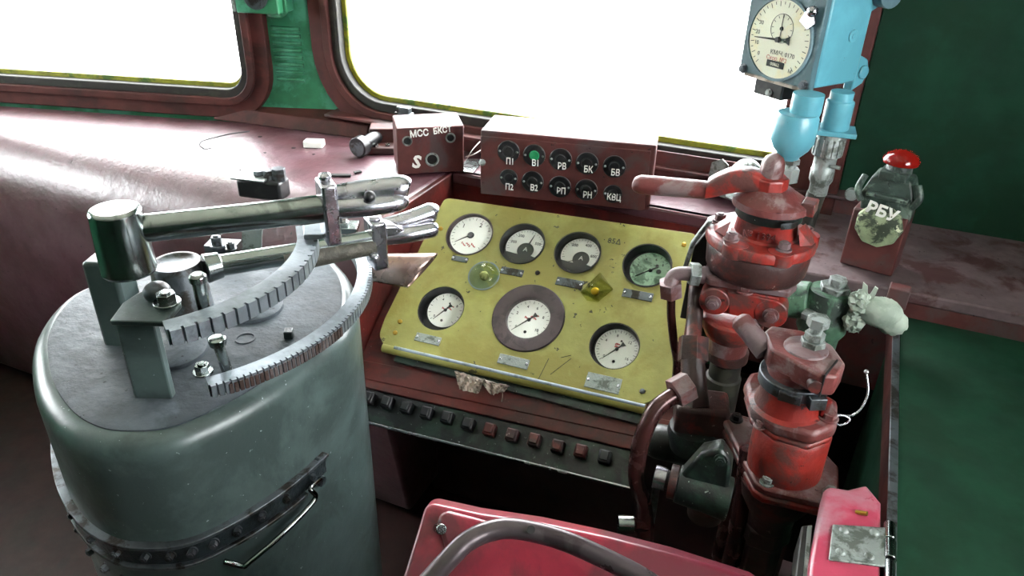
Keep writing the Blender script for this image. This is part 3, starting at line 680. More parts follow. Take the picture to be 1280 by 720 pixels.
# post that carries the upper quadrant
pp = onz(190, 500, DT); A_ = Vector((math.cos(R(23)), math.sin(R(23)), 0)); B_ = Vector((-A_.y, A_.x, 0))
XP = frame3(pp, A_, B_, Vector((0, 0, 1))); hp = zat(pp, 408)-DT; k1 = pix(pp)[2]/FP
MB(XP).box((0, .012, hp/2-.01), (46*k1, .014, hp+.02)).box((-24*k1, .04, hp/2), (.006, .06, hp)).build('support_post', 'drum', mc, .002)
MB(XP).prism([(-26*k1, 0, hp), (44*k1, -.01, hp+.006), (50*k1, .03, hp+.012), (30*k1, .06, hp+.012), (-10*k1, .06, hp+.012), (-26*k1, .04, hp+.004)], (0, 0, .008)).build('post_bracket', 'drum', mc, .002)
MB(XP).bolt((33*k1, .03, hp+.018), (0, 0, 1), .013, .016).build('bolt', 'steel', mc, .0006)
MB(XP).ball((14*k1, .05, hp+.024), .018, (1, 1, .8)).build('rounded_nut', 'steeld', mc)
MB().box(onz(140, 350, 1.10)+Vector((0, 0, -.04)), (.05, .05, .16), rz=20).build('lever_post', 'drum', mc, .006)
# pins and end bolts
def pin(px, py0, py1, z0, r, cap, mat, nm):
    b = onz(px, py0, z0); h = zat(b, py1)-z0; m = MB(); m.cyl(b-Vector((0, 0, .01)), b+Vector((0, 0, h)), r, seg=20); m.lathe(b+Vector((0, 0, h-.002)), [(0, cap), (.008, cap), (.011, cap*.7)], 20); return m.build(nm, mat, mc, .0008)
pin(256, 390, 350, zu-.02, .0085, .011, 'steel', 'stop_pin')
q_ = onz(284, 464, zl-.01); m = MB().tube([q_, onz(272, 428, zl+.045)+Vector((0, 0, 0))], .0075, 14, sm=False); e = onz(272, 428, zl+.045); m.lathe(e, [(-.004, .011), (.006, .012), (.008, .009)], 18); m.build('stop_pin', 'steel', mc, .0006)
MB().bolt(onz(254, 466, zl), (0, 0, 1), .010, .014).build('bolt', 'steel', mc, .0006)
# lower lever: hub, rod, clamp, grip
hb = onz(234, 392, DT); hz = zat(hb, 327)-DT
MB().lathe(hb+Vector((.0, .0, 0)), [(0, .044), (hz-.004, .040), (hz, .037), (hz+.0005, .030), (hz-.002, .026), (hz-.002, .0001)], 40).build('lever_hub', 'steeld', mc)
zr = 1.09
def T(x, y, z): return onz(x, y, z)
lv = MB().tube([T(262, 334, zr), T(330, 323, zr+.002), T(400, 312, zr+.004), T(470, 299, zr+.008)], .0175, 20, sm=False).build('lower_lever_rod', 'steel', mc)
MB().tube([T(256, 336, zr), T(276, 331, zr)], [.024, .021], 20, sm=False).build('rod_socket', 'steel', lv, .002)
MB().tube([T(356, 329, zr-.005), T(468, 306, zr+.001)], .0165, 16, sm=False).build('greasy_sleeve', 'rope', lv)
hd = (T(545, 282, zr)-T(460, 300, zr)); hd.z = 0; hd.normalize(); hs = Vector((-hd.y, hd.x, 0)); zz = Vector((0, 0, 1))
cp = T(470, 299, zr+.006)
XC = frame3(cp, hd, hs, zz)
MB(XC).box((0, 0, -.006), (.026, .044, .088)).cyl((0, 0, .036), (0, 0, .044), .012).build('lever_clamp', 'bright', lv, .004)
MB(XC).prism([(.0, -.016, .030), (.03, -.016, .026), (.05, -.016, .012), (.03, -.016, .006), (0, -.016, .008)], (0, .03, 0)).build('clamp_web', 'bright', lv, .004)
MB().tube([T(476, 284, zr+.018), T(508, 276, zr+.024), T(538, 266, zr+.030), T(543, 265, zr+.030)], [.014, .016, .018, .012], 18).build('grip', 'bright', lv)
MB().tube([T(478, 297, zr+.004), T(510, 293, zr+.006), T(540, 287, zr+.008), T(546, 286, zr+.008)], [.014, .015, .014, .009], 18).build('latch_lever', 'bright', lv)
MB().ball(T(468, 322, zr-.014), .009).build('clamp_pin', 'bright', lv)
# upper lever
zu2 = 1.215
uh = T(150, 290, zu2)
MB().cyl(uh-Vector((0, 0, .06)), uh+Vector((0, 0, .035)), .036, .033, 32).build('upper_lever_hub', 'steel', mc, .005)
ul = MB().tube([T(164, 287, zu2), T(240, 279, zu2+.001), T(330, 269, zu2+.002), T(410, 259, zu2+.003)], .0195, 22, sm=False).build('upper_lever_rod', 'steel', mc)
MB().tube([T(372, 266, zu2-.004), T(402, 262, zu2-.004)], .019, 18, sm=False).build('greasy_sleeve', 'rope', ul)
cp = T(410, 259, zu2+.003); hd = (T(510, 243, zu2)-T(410, 259, zu2)); hd.z = 0; hd.normalize(); hs = Vector((-hd.y, hd.x, 0)); XC = frame3(cp, hd, hs, zz)
MB(XC).box((0, 0, -.006), (.022, .044, .094)).cyl((0, 0, .040), (0, 0, .052), .009).build('lever_clamp', 'bright', ul, .004)
MB().tube([T(418, 247, zu2+.010), T(460, 240, zu2+.013), T(500, 235, zu2+.016), T(510, 236, zu2+.014)], [.018, .020, .020, .014], 20).build('grip', 'bright', ul)
MB().tube([T(418, 261, zu2), T(460, 258, zu2), T(496, 253, zu2), T(506, 250, zu2)], [.015, .015, .014, .009], 18).build('latch_lever', 'bright', ul)
MB().ball(T(462, 246, zu2+.018), .009).build('latch_pin', 'black', ul)
MB().prism([T(378, 270, zu), T(400, 270, zu), T(404, 300, zu), T(380, 300, zu)], (0, 0, .008)).build('quadrant_end', 'ring', mc, .002)
MB().bolt(T(272, 309, DT+.02), (0, 0, 1), .010, .022).bolt(T(289, 312, DT+.02), (0, 0, 1), .008, .014).box(T(280, 312, DT+.005)+Vector((0, 0, .005)), (.06, .035, .02), rz=20).build('terminal_block', 'steeld', mc, .001)
MB().bolt(T(428, 278, DT+.05), (0, 0, 1), .009, .012).box(T(428, 284, DT+.04), (.06, .04, .012), rz=25).build('stop_lug', 'steel', mc, .002)
# clamp bracket on the desk's front edge behind the levers
cb = thing('edge_clamp', T(335, 240, .9), 'dark clamp with three nuts on the rounded desk edge behind the upper lever', 'clamp')
B0 = onz(336, 236, DZ); XB = frame3(B0, Vector((math.cos(R(10)), math.sin(R(10)), 0)), Vector((-math.sin(R(10)), math.cos(R(10)), 0)), zz)
MB(XB).box((0, -.02, .012), (.11, .05, .045)).build('clamp_body', 'black', cb, .006)
MB(XB).prism([(-.065, -.05, .0345), (.02, -.05, .0345), (.02, .01, .0345), (-.03, .015, .0345)], (0, 0, .004)).build('clamp_plate', 'plate', cb, .001)
nt_ = MB(XB); nt_.hexa((-.01, -.015, .037), (-.01, -.015, .050), .013).hexa((.018, -.02, .033), (.018, -.02, .056), .013).hexa((.043, -.018, .032), (.043, -.018, .062), .016); nt_.build('nut', 'steeld', cb, .001)
s1, s2 = T(318, 285, .93), T(314, 335, .80)
m = MB(); sx_ = Vector((.024, .004, 0)); m.prism([V(303, 270, 1.62), V(328, 270, 1.62), V(325, 345, 1.66), V(301, 345, 1.66)], FW*.006); m.build('pale_strap', 'plate', cb)
# sheet metal cone beside the panel
k = 1.45/FP
cn_ = MB(); a0, a1 = V(468, 335, 1.40), V(528, 338, 1.40)
L_ = []
for i in range(9):
    t = i/8; c = a0.lerp(a1, t); r_ = (17+5*t)*k
    ax = (a1-a0).normalized(); s1_ = UP; s2_ = ax.cross(s1_).normalized(); s1_ = s2_.cross(ax)
    L_.append([c+ax*((t*.5)*(math.cos(2*PI*j/32))*r_*1.6)+s1_*(r_*math.cos(2*PI*j/32))+s2_*(r_*math.sin(2*PI*j/32)) for j in range(32)])
cn_.rings(L_, cap=False); o = cn_.build('metal_cone', 'cone'); o.modifiers.new('wall', 'SOLIDIFY').thickness = .0012
tag(o, 'brown and silver sheet metal cone between the levers and the yellow panel', 'cone')
# ================================================================ driver's brake valve (large)
dV = 1.25; XV = LF(952, 290, dV)
bv = thing('brake_valve', XV.translation, 'large red brake valve with a long lever handle pointing left', 'brake valve')
MB(XV).lathe((0, 0, 0), [(0, 60), (0, 65), (-3, 67), (-13, 67), (-15, 64), (-15, 1)], 56).build('flange', 'valve', bv, .001)
for a in (-118, -62, 15, 165): MB(XV).cyl((56*math.cos(R(a)), 56*math.sin(R(a)), -15), (56*math.cos(R(a)), 56*math.sin(R(a)), 1), 15).build('bolt_ear', 'valve', bv, .0008)
for a in (-128, -58, 12, 168):
    MB(XV).bolt((54*math.cos(R(a)), 54*math.sin(R(a)), 1), (0, 0, 1), 7, 10).build('bolt', 'dusty', bv, .0005)
MB(XV).lathe((0, 0, 0), [(-15, 62), (-20, 64), (-45, 62), (-52, 58), (-56, 50), (-56, 1)], 56).build('middle_body', 'valveb', bv)
MB(XV).lathe((4, 0, 0), [(0, 41), (3, 38), (22, 36), (26, 38), (26, 1)], 48).build('upper_body', 'valve', bv)
MB(XV).lathe((4, 0, 0), [(24, 37), (24, 40), (37, 40), (37, 37)], 48).build('index_band', 'blackp', bv)
MB(XV).prism([(20, -48, 26), (32, -40, 26), (32, -40, 34), (20, -48, 34)], (6, 8, 0)).build('index_tab', 'steeld', bv, .0005)
MB(XV).lathe((4, 0, 0), [(36, 38), (37, 46), (45, 45), (54, 30), (60, 22), (60, 1)], 48).build('upper_cap', 'valved', bv)
MB(XV).box((48, -6, 44), (16, 26, 16), rz=-10).build('cap_lug', 'valve', bv, .002)
MB(XV).prism([(40, -25, 22), (60, -18, 0), (46, -26, 0)], (8, 22, 0)).build('gusset', 'valve', bv, .001); MB(XV).prism([(-38, -30, 20), (-56, -20, 0), (-40, -34, 0)], (-3, 18, 0)).build('gusset', 'valve', bv, .001)
text('№ 1394', 13, XV @ Matrix.Translation((-2, -38.5, 10)) @ Matrix.Rotation(R(90), 4, 'X'), 'valved', 'cast_number', bv, ext=.8, sx=.9)
hub = MB(XV).lathe((-2, 0, 0), [(52, 22), (72, 22), (74, 20), (74, 1)], 8).build('handle_hub', 'valve', bv, .002)
MB(XV).lathe((-2, 0, 0), [(70, 14), (82, 14.5), (91, 14), (97, 11), (101, 5), (101.5, .1)], 8).build('hub_nut', 'valved', bv, .003)
ha = MB(XV)
pts = [(-6, 0, 64), (-26, 0, 66), (-46, 0, 62), (-62, 0, 54), (-74, 0, 47)]
loops = []
for i, p in enumerate(spline(pts, 5, False)):
    t = min(1, i/20); hh = 11-.5*t+5*math.sin(t*PI*.9); ww = 18-5*t
    sl = -.55*t; loops.append([Vector((p.x+math.sin(sl)*0, p.y+ww*math.copysign(abs(math.cos(a))**.6, math.cos(a)), p.z+hh*math.copysign(abs(math.sin(a))**.6, math.sin(a)))) for a in [2*PI*j/20 for j in range(20)]])
ha.rings(loops).build('handle_arm', 'valve', bv)
hg = MB(XV).tube([(-70, 0, 45), (-78, 0, 44), (-108, 0, 42), (-138, 0, 40), (-157, 0, 38.5), (-165, 0, 38), (-168, 0, 38)], [10, 11.5, 12, 12.5, 12.5, 9, 3], 24).build('handle_grip', 'valved', bv)
hg['label'] = 'brown lever handle'
# lower bodies
MB(XV).prism([(-62, -32, -64), (-50, -46, -64), (46, -42, -64), (54, -20, -64), (46, 30, -64), (-56, 30, -64)], (0, 0, 10)).build('adapter_plate', 'dusty', bv, .003)
fb = MB(XV)
fb.box((-6, -24, -84), (84, 34, 36)); fb.cyl((-40, -16, -85), (-40, -47, -85), 19).cyl((30, -16, -88), (30, -46, -88), 20); fb.prism([(-26, -41, -68), (-20, -41, -100), (22, -41, -100), (26, -41, -68)], (0, -4, 0)); fb.build('bolted_bracket', 'valve', bv, .002)
for x, z, in ((-41, -86), (30, -89)): MB(XV).bolt((x, -46, z), (0, -1, 0), 7.5, 9).build('bracket_bolt', 'dusty', bv, .0005)
MB(XV).bolt((-6, -40, -66), (0, 0, 1), 8, 12).build('bracket_bolt', 'valved', bv, .0005)
MB(XV).lathe((-14, -20, 0), [(-112, 20), (-114, 34), (-118, 38), (-128, 38), (-145, 30), (-146, 1)], 40, sx=1.05, sy=1.0).build('bell_body', 'valve', bv, .001)
MB(XV).lathe((-14, -14, 0), [(-144, 27), (-172, 25), (-172, 1)], 36).build('valve_neck', 'valved', bv)
MB(XV).lathe((-13, -12, 0), [(-170, 24), (-172, 28), (-184, 28), (-187, 25), (-190, 22), (-190, 1)], 36).build('neck_ring', 'valveb', bv)
MB(XV).lathe((-12, -10, 0), [(-188, 21), (-215, 21), (-217, 24), (-290, 24), (-290, 1)], 30).build('rubber_sleeve', 'rubber', bv)
MB(XV).prism([(-66, -10, 8), (-84, -6, -30), (-92, 0, -85), (-86, 0, -85), (-77, -6, -28), (-60, -10, 8)], (0, 14, 0)).build('side_bracket', 'plate', bv, .002)
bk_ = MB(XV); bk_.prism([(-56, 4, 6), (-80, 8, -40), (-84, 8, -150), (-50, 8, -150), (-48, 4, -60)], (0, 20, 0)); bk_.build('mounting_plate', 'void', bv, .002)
# ---------------------------------------------------------------- pipes left of the valve
ep = thing('elbow_pipe', V(838, 480, 1.32), 'thin brown elbow pipe with two hex nuts running down beside the yellow panel', 'pipe')
MB().tube([V(880, 344, 1.28), V(868, 343, 1.28), V(850, 342, 1.285), V(841, 347, 1.29), V(838, 360, 1.29)], [.016, .0125, .012, .0125, .013], 18).build('elbow', 'dusty', ep)
MB().hexa(V(862, 342, 1.28), V(874, 343, 1.28), .021).build('hex_nut', 'plate', ep, .001)
a, b = V(838, 352, 1.29), V(839, 369, 1.305); MB().hexa(a, b, .021).build('hex_nut', 'dusty', ep, .001)
MB().tube([b, V(839, 395, 1.32), V(842, 425, 1.34), V(846, 455, 1.37), V(842, 500, 1.42)], .0075, 14).build('down_pipe', 'copper', ep)
pb = thing('curved_pipe', V(803, 640, 1.20), 'thick dark red curved pipe arching down beside the yellow panel corner', 'pipe')
MB().tube([V(858, 487, 1.16), V(838, 497, 1.155), V(820, 512, 1.15), V(806, 538, 1.15), V(798, 568, 1.16), V(796, 600, 1.18), V(806, 640, 1.20), V(806, 720, 1.24)], .0135, 20).build('bent_pipe', 'copper', pb)
MB().hexa(V(842, 492, 1.155), V(862, 481, 1.16), .024).build('hex_nut', 'valved', pb, .001)
MB().cyl(V(772, 655, 1.19), V(792, 656, 1.19), .014).build('pipe_stub', 'steel', pb, .001)
MB().cyl(V(790, 656, 1.19), V(812, 657, 1.21), .011).build('stub_arm', 'copper', pb)
vb_ = thing('vertical_pipe', V(866, 500, 1.24), 'dark vertical pipe with a brown hex union between the elbow pipe and the red valve', 'pipe')
MB().tube([V(872, 350, 1.32), V(868, 400, 1.30), V(866, 425, 1.28)], .014, 16).tube([V(866, 450, 1.26), V(868, 480, 1.25), V(872, 510, 1.24)], .020, 16).build('pipe_run', 'valveb', vb_)
MB().hexa(V(867, 422, 1.275), V(866, 452, 1.265), .026).build('hex_union', 'valveb', vb_, .001)
XK = LF(872, 505, 1.24)
mb_ = thing('pipe_manifold', XK.translation, 'dark rounded pipe manifold block below the large brake valve', 'valve block')
MB(XK).box((6, 10, -20), (66, 50, 44), rz=8).build('block', 'valveb', mb_, .008)
MB(XK).lathe((0, 0, 0), [(-36, 30), (-44, 32), (-70, 26), (-80, 8)], 32).build('lower_bowl', 'blackp', mb_)
MB(XK).cyl((-40, 20, -88), (10, 20, -88), 24).ball((-40, 20, -88), 24).build('side_cylinder', 'blackp', mb_)
# conical valve with a horizontal cock
XW = LF(885, 600, 1.12)
cw = thing('cut_off_cock', XW.translation, 'black and dark red cone-shaped cut-off cock with a steel collar, left of the lower valve', 'cock')
MB(XW).prism([(-14, -10, 46), (8, -10, 60), (24, -10, 40), (28, -10, -30), (-42, -10, -34), (-36, -10, -4)], (0, 26, 0)).build('cone_plate', 'blackp', cw, .006)
MB(XW).cyl((-36, 0, -18), (30, 0, -22), 24, 28, 32).build('barrel', 'blackp', cw, .002)
MB(XW).cyl((-46, 0, -17), (-36, 0, -17), 22).build('collar', 'valveb', cw, .001)
MB(XW).cyl((-66, 0, -16), (-50, 0, -16.5), 15).build('steel_cap', 'bright', cw, .001)
MB(XW).cyl((-51, 0, -16), (-45, 0, -17), 12).build('cap_ring', 'rubber', cw)
MB(XW).bolt((10, -12, 46), (0, -1, .2), 6, 6).build('bolt', 'blackp', cw)
MB(XW).lathe((-62, 10, 0), [(-30, 5), (-160, 5)], 12).build('thin_rod', 'steeld', cw)
MB(XW).lathe((4, 4, 0), [(-30, 26), (-62, 22), (-70, 12), (-70, 1)], 28).build('red_bowl', 'valveb', cw)
MB(XW).tube([(44, 55, 20), (46, 50, 0), (48, 48, -30), (52, 48, -120), (52, 48, -200)], 14, 16).build('rear_pipe', 'copper', cw)
# ================================================================ lower (independent) valve
XL = LF(990, 505, 1.08)
iv = thing('independent_brake_valve', XL.translation, 'smaller red brake valve with a square flange and stub handle', 'brake valve')
MB(XL).prism([(-60, 50, -22), (-62, 24, -22), (-44, -26, -22), (-12, -46, -22), (32, -46, -22), (56, -14, -22), (52, 38, -22), (10, 62, -22), (-42, 66, -22)], (0, 0, 20)).build('upper_flange', 'valved', iv, .007)
MB(XL).prism([(-57, 48, -32), (-59, 24, -32), (-42, -24, -32), (-10, -43, -32), (30, -43, -32), (53, -14, -32), (50, 36, -32), (10, 58, -32), (-40, 62, -32)], (0, 0, 9)).build('second_flange', 'valve', iv, .004)
MB(XL).lathe((-6, 0, 0), [(-3, 46), (0, 40), (14, 36), (40, 36), (40, 1)], 44).build('collar', 'valve', iv)
bd = MB(XL); bd.lathe((-5, 0, 0), [(30, 36), (30, 42), (46, 42), (46, 36)], 44).box((-4, -42, 37), (26, 8, 12)).box((26, -38, 37), (20, 10, 16), rz=30); bd.build('clamp_band', 'steeld', iv, .0012)
MB(XL).lathe((-4, 0, 0), [(44, 34), (60, 34), (60, 1)], 40).build('neck', 'valved', iv)
cpn = MB(XL).prism([(-52, 18, 54), (-46, 38, 54), (-8, 44, 54), (28, 26, 54), (46, -10, 54), (40, -42, 54), (22, -50, 54), (-38, -18, 54)], (0, 0, 28)).build('cap', 'valved', iv, .004)
MB(XL).lathe((0, 2, 0), [(82, 26), (84, 25), (86, 20), (86, 1)], 36).build('cap_boss', 'dusty', cpn)
MB(XL).cyl((16, -38, 66), (20, -52, 66), 8).build('clamp_screw', 'valveb', cpn, .0005)
MB(XL).box((31, -30, 69), (1.8, 42, 31), rz=-14).build('clamp_slit', 'void', cpn)
tb_ = MB(XL); tb_.hexa((6, 8, 85), (6, 8, 93), 15).hexa((6, 8, 94), (6, 8, 103), 12, .4).cyl((6, 8, 100), (6, 8, 112), 7).hexa((6, 8, 112), (6, 8, 124), 13, .2); tb_.build('top_bolt', 'plate', iv, .0006)
ca, cb_ = V(958, 440, 1.065), V(926, 401, 1.09); MB().tube([ca, cb_, cb_+(cb_-ca).normalized()*.006], [.0165, .015, .009], 22, sm=False).build('stub_handle', 'dusty', iv, .001)
MB(XL).lathe((8, 0, 0), [(-30, 44), (-34, 47), (-97, 47), (-98, 47), (-98, 1)], 48).build('cylinder_body', 'valve', iv)
base = [(-84, 62), (-76, 82), (28, 84), (74, 30), (80, -34), (70, -46), (-6, -56), (-20, -50)]
MB(XL).prism([(x, y, -109) for x, y in base], (0, 0, 12)).build('base_flange', 'valved', iv, .004)
MB(XL).prism([(x*.97, y*.97, -124) for x, y in base], (0, 0, 12)).build('lower_flange', 'valve', iv, .004)
for x, y, m_ in ((-6, -44, 'plate'), (68, -28, 'plate'), (-66, 66, 'black')): MB(XL).bolt((x, y, -97), (0, 0, 1), 7, 9).build('flange_bolt', m_, iv, .0005)
MB(XL).bolt((44, -6, -2), (0, 0, 1), 9, 9).build('flange_bolt', 'valved', iv, .0005); MB(XL).bolt((-30, -34, -22), (0, 0, 1), 6, 8).build('flange_bolt', 'valved', iv, .0005)
MB(XL).cyl((38, -6, -2), (38, -6, 24), 5).build('red_stud', 'valve', iv)
MB(XL).lathe((8, 0, 0), [(-123, 50), (-148, 46), (-176, 32), (-200, 30), (-200, 1)], 40).build('lower_body', 'valveb', iv)
MB(XL).lathe((6, 0, 0), [(-196, 26), (-200, 34), (-226, 34), (-230, 28), (-868, 28), (-868, 1)], 6).build('pipe_union', 'valveb', iv, .002)
MB(XL).tube([(-48, 40, -124), (-48, 40, -220), (-46, 40, -400)], 12, 14).build('side_pipe', 'copper', iv)
# sealing wire with a tag
sw = MB(); d = 1.06
sw.tube([V(1040, 517, d), V(1048, 519, d), V(1066, 519, d), V(1078, 508, d), V(1085, 490, d), V(1083, 466, d)], .0016, 8).tube([V(1042, 519, d), V(1046, 530, d), V(1056, 530, d), V(1062, 524, d), V(1054, 519, d), V(1044, 521, d), V(1044, 530, d)], .0016, 8).ball(V(1083, 465, d), .0035)
tag(sw.build('seal_wire', 'bright'), 'thin bright curled seal wire beside the collar of the smaller red valve', 'wire')
# ================================================================ green cock and wrapped bundle behind
XG = LF(1032, 385, 1.36)
gv = thing('green_cock', XG.translation, 'mottled green pipe cock with a hex nut, to the right of the large brake valve', 'cock')
MB(XG).lathe((0, 0, 0), [(28, 12), (26, 24), (14, 27), (0, 26), (-10, 30), (-28, 30), (-40, 24), (-110, 22)], 32).build('body', 'greenv', gv)
g_ = MB(XG); g_.hexa((4, 0, 26), (4, 0, 34), 18).hexa((6, 0, 34), (6, 0, 44), 11); g_.build('top_nut', 'plate', gv, .001)
MB(XG).cyl((-20, -6, 8), (-60, -2, 0), 24).build('side_branch', 'greenv', gv, .002); MB(XG).hexa((-22, -26, 0), (-10, -32, 0), 8).build('side_nut', 'plate', gv, .0006)
XT = LF(1086, 385, 1.30)
tp = thing('taped_bundle', XT.translation, 'bundle of pipe ends wrapped in pale greenish-white tape, below the button box', 'bundle')
random.seed(11)
def lump(mb, c, r, sc, rough=.12, seg=22):
    c = Vector(c); lo = []
    for k in range(1, 14):
        a = PI*k/14; lo.append([c+Vector((r*sc[0]*math.sin(a)*math.cos(2*PI*i/seg), r*sc[1]*math.sin(a)*math.sin(2*PI*i/seg), -r*sc[2]*math.cos(a)))*1+Vector((random.uniform(-1, 1), random.uniform(-1, 1), random.uniform(-1, 1)))*r*rough for i in range(seg)])
    return mb.rings(lo)
t_ = MB(XT)
lump(t_, (14, 0, -2), 21, (1.25, .8, .95), .05, 30); lump(t_, (30, 0, -12), 15, (1.2, .7, 1.1), .07, 26); t_.build('wrapped_roll', 'tape', tp, ang=50)
f_ = MB(XT); lump(f_, (-12, -4, 6), 16, (.8, .8, 1.0), .16); lump(f_, (-12, -4, -22), 15, (.85, .8, .9), .16); f_.prism([(-12, -4, 12), (-14, -4, 34), (-8, -4, 30), (-5, -4, 16)], (0, 3, 0)).prism([(-5, -4, 12), (0, -4, 32), (4, -4, 30), (2, -4, 12)], (0, 3, 0)); f_.build('crumpled_foil', 'tape', tp, ang=20)
MB(XT).box((28, 24, 14), (24, 20, 26)).build('small_block', 'brown', tp, .002)
# ================================================================ speedometer
XS = LF(1022, 62, 1.28, 0) @ Matrix.Rotation(R(-37), 4, 'Z')          # origin at the near vertical edge; front runs to -x
sm = thing('speedometer', XS.translation, 'light blue speedometer with a large cream dial, mounted on the pillar at the top right', 'speedometer')
W_, D_ = 120, 82
MB(XS).box((-W_/2, 4, 30), (W_, 10, 165)).build('front_frame', 'bluef', sm, .002)
cs = MB(XS); cs.box((-W_/2+2, D_/2+9, 30), (W_-2, D_, 160)); cs.box((-W_-2+8, 40, 30), (6, 60, 150)); cs.build('case', 'blue', sm, .006)
for z in (62, -38):
    MB(XS).prism([(0, D_+6, z+24), (0, D_+26, z+16), (0, D_+34, z), (0, D_+26, z-16), (0, D_+6, z-24)], (-14, 0, 0)).cyl((0, D_+20, z), (4, D_+20, z), 9).build('mounting_lug', 'blue', sm, .002)
MB(XS).cyl((0, 62, 12), (3, 62, 12), 8).cyl((3, 62, 12), (4, 62, 12), 4).build('plug_screw', 'blue', sm, .001)
MB(XS).cyl((1, D_+18, 62), (20, D_+14, 62), 17).build('side_boss', 'bluef', sm, .001)
SD = XS @ Matrix.Translation((-60, -1.5, 2)) @ Matrix(((1, 0, 0, 0), (0, 0, -1, 0), (0, 1, 0, 0), (0, 0, 0, 1)))
MB(SD).lathe((0, 0, 0), [(-1, 53), (3, 53), (3, 50), (.8, 49.5), (.8, .1)], 64).build('dial_rim', 'bluef', sm)
dl = MB(SD).lathe((0, 0, 0), [(.9, 49.4), (1.4, 49.4), (1.4, .1)], 64).build('dial', 'dialo', sm)
mk = MB(SD)
for k in range(31):
    a = R(228-276*k/30); L = 6 if k % 2 == 0 else 3.5; d_ = Vector((math.cos(a), math.sin(a), 0)); n_ = Vector((-d_.y, d_.x, 0))*.4; z_ = Vector((0, 0, 1.5))
    mk.prism([d_*47+n_+z_, d_*47-n_+z_, d_*(47-L)-n_+z_, d_*(47-L)+n_+z_], (0, 0, .2))
mk.build('scale_marks', 'ink', dl)
for s_, a in (('0', 218), ('10', 195), ('20', 174), ('30', 154)): text(s_, 7.5, SD @ Matrix.Translation((37*math.cos(R(a)), 37*math.sin(R(a)), 1.5)), 'ink', 'numeral', dl, ext=.1)
sub = MB(SD).tube([(2+18*math.cos(2*PI*k/40), 14+18*math.sin(2*PI*k/40), 1.6) for k in range(41)], .35, 6, sm=False)
for k in range(12):
    a = R(30*k); sub.box((2+15*math.cos(a), 14+15*math.sin(a), 1.7), (3, .7, .3), rz=30*k)
sub.build('small_dial', 'steeld', dl)
text('КМ/Ч. 0170', 8, SD @ Matrix.Translation((10, -17, 1.6)), 'ink', 'dial_text', dl, ext=.1, sx=1)
text('Скор. №2', 7.5, SD @ Matrix.Translation((2, -24.5, 1.6)), 'redink', 'dial_text', dl, ext=.1)
MB(SD).box((2, -31.5, 2), (28, 8, 2)).build('counter_window', 'black', dl, .0004)
text('00862', 6, SD @ Matrix.Translation((2, -31.7, 3.1)), 'dialo', 'counter_digits', dl, ext=.1)
text('М', 7, SD @ Matrix.Translation((27, -36, 1.6)), 'ink', 'dial_text', dl, ext=.1)
nd = MB(SD); needle(nd, R(184), 40, 19, 1.6, 6, 3)
for v_ in (0,): nd.lathe((0, 0, 0), [(1.4, 3.6), (6, 3.2), (6, .1)], 20)
nd.bm.verts.ensure_lookup_table(); nd.build('needle', 'ink', dl)
n2 = MB(SD); n2.prism([(1.4, 0, 2.4), (2.6, 0, 2.4), (2.3, 32, 2.4), (1.7, 32, 2.4)], (0, 0, .5)).lathe((2, 14, 0), [(1.6, 2.5), (3.5, 2.2), (3.5, .1)], 16); n2.build('small_needle', 'ink', dl)
MB(SD).lathe((0, 0, 0), [(4.8, 49.4), (5.4, 49.4)], 64).build('dial_glass', 'glassd', dl)
for p_ in ((-112, -1, -46), (-8, -1, -46)): MB(XS).bolt(p_, (0, -1, 0), 5, 6).build('corner_screw', 'steeld', sm)
MB(XS).box((-58, 6, -52), (104, 14, 6)).build('bottom_trim', 'cream', sm, .001)
wl = MB(XS).prism([(-24, -4, 42), (-30, -4, 30), (-14, -6, 22), (-6, -4, 30), (-12, -6, 46)], (0, -4, 0)).ball((-13, -8, 44), 7).build('foil_seal', 'bright', sm, .0004)
MB(XS).box((-76, 30, -66), (50, 34, 26)).build('junction_block', 'black', sm, .003)
MB(XS).bolt((-72, 12, -72), (0, -1, 0), 4, 4).build('block_screw', 'plate', sm)
XD = LF(1000, 130, 1.30)
cu = MB(XD); cu.lathe((8, 0, 0), [(14, 19), (-8, 19), (-12, 18), (-16, 17)], 36); cu.lathe((0, -4, 0), [(-10, 24), (-16, 27), (-46, 27), (-56, 22), (-66, 13), (-70, 12)], 40); cu.build('bell_cup', 'blue', sm)
cn2 = MB(XD); cn2.hexa((4, -4, -69), (4, -4, -76), 11).cyl((4, -4, -76), (4, -4, -84), 7).hexa((4, -4, -82), (4, -4, -100), 13); cn2.build('cup_nut', 'plate', sm, .0008)
XE = LF(1050, 130, 1.31)
cu = MB(XE); cu.lathe((0, 0, 0), [(16, 14), (6, 14), (4, 17), (-30, 17), (-32, 16)], 36); cu.box((-2, 0, -34), (56, 40, 6), rz=5); cu.build('cable_neck', 'blue', sm, .001)
kn = MB(XE).lathe((-2, 0, 0), [(-37, 17), (-42, 18), (-66, 18), (-68, 15), (-70, 14), (-84, 14), (-86, 15), (-100, 15), (-106, 12), (-120, 12)], 32)
for k in range(16): a = R(22.5*k); kn.box((-2+18*math.cos(a), 18*math.sin(a), -54), (2.5, 2.5, 22), rz=22.5*k)
kn.cyl((6, -14, -76), (18, -16, -76), 2.5); kn.build('cable_connector', 'plate', sm, .0004)
MB(XE).tube([(-3, 0, -118), (-6, 2, -150), (-10, 6, -215)], 12, 16).build('cable', 'rubber', sm)
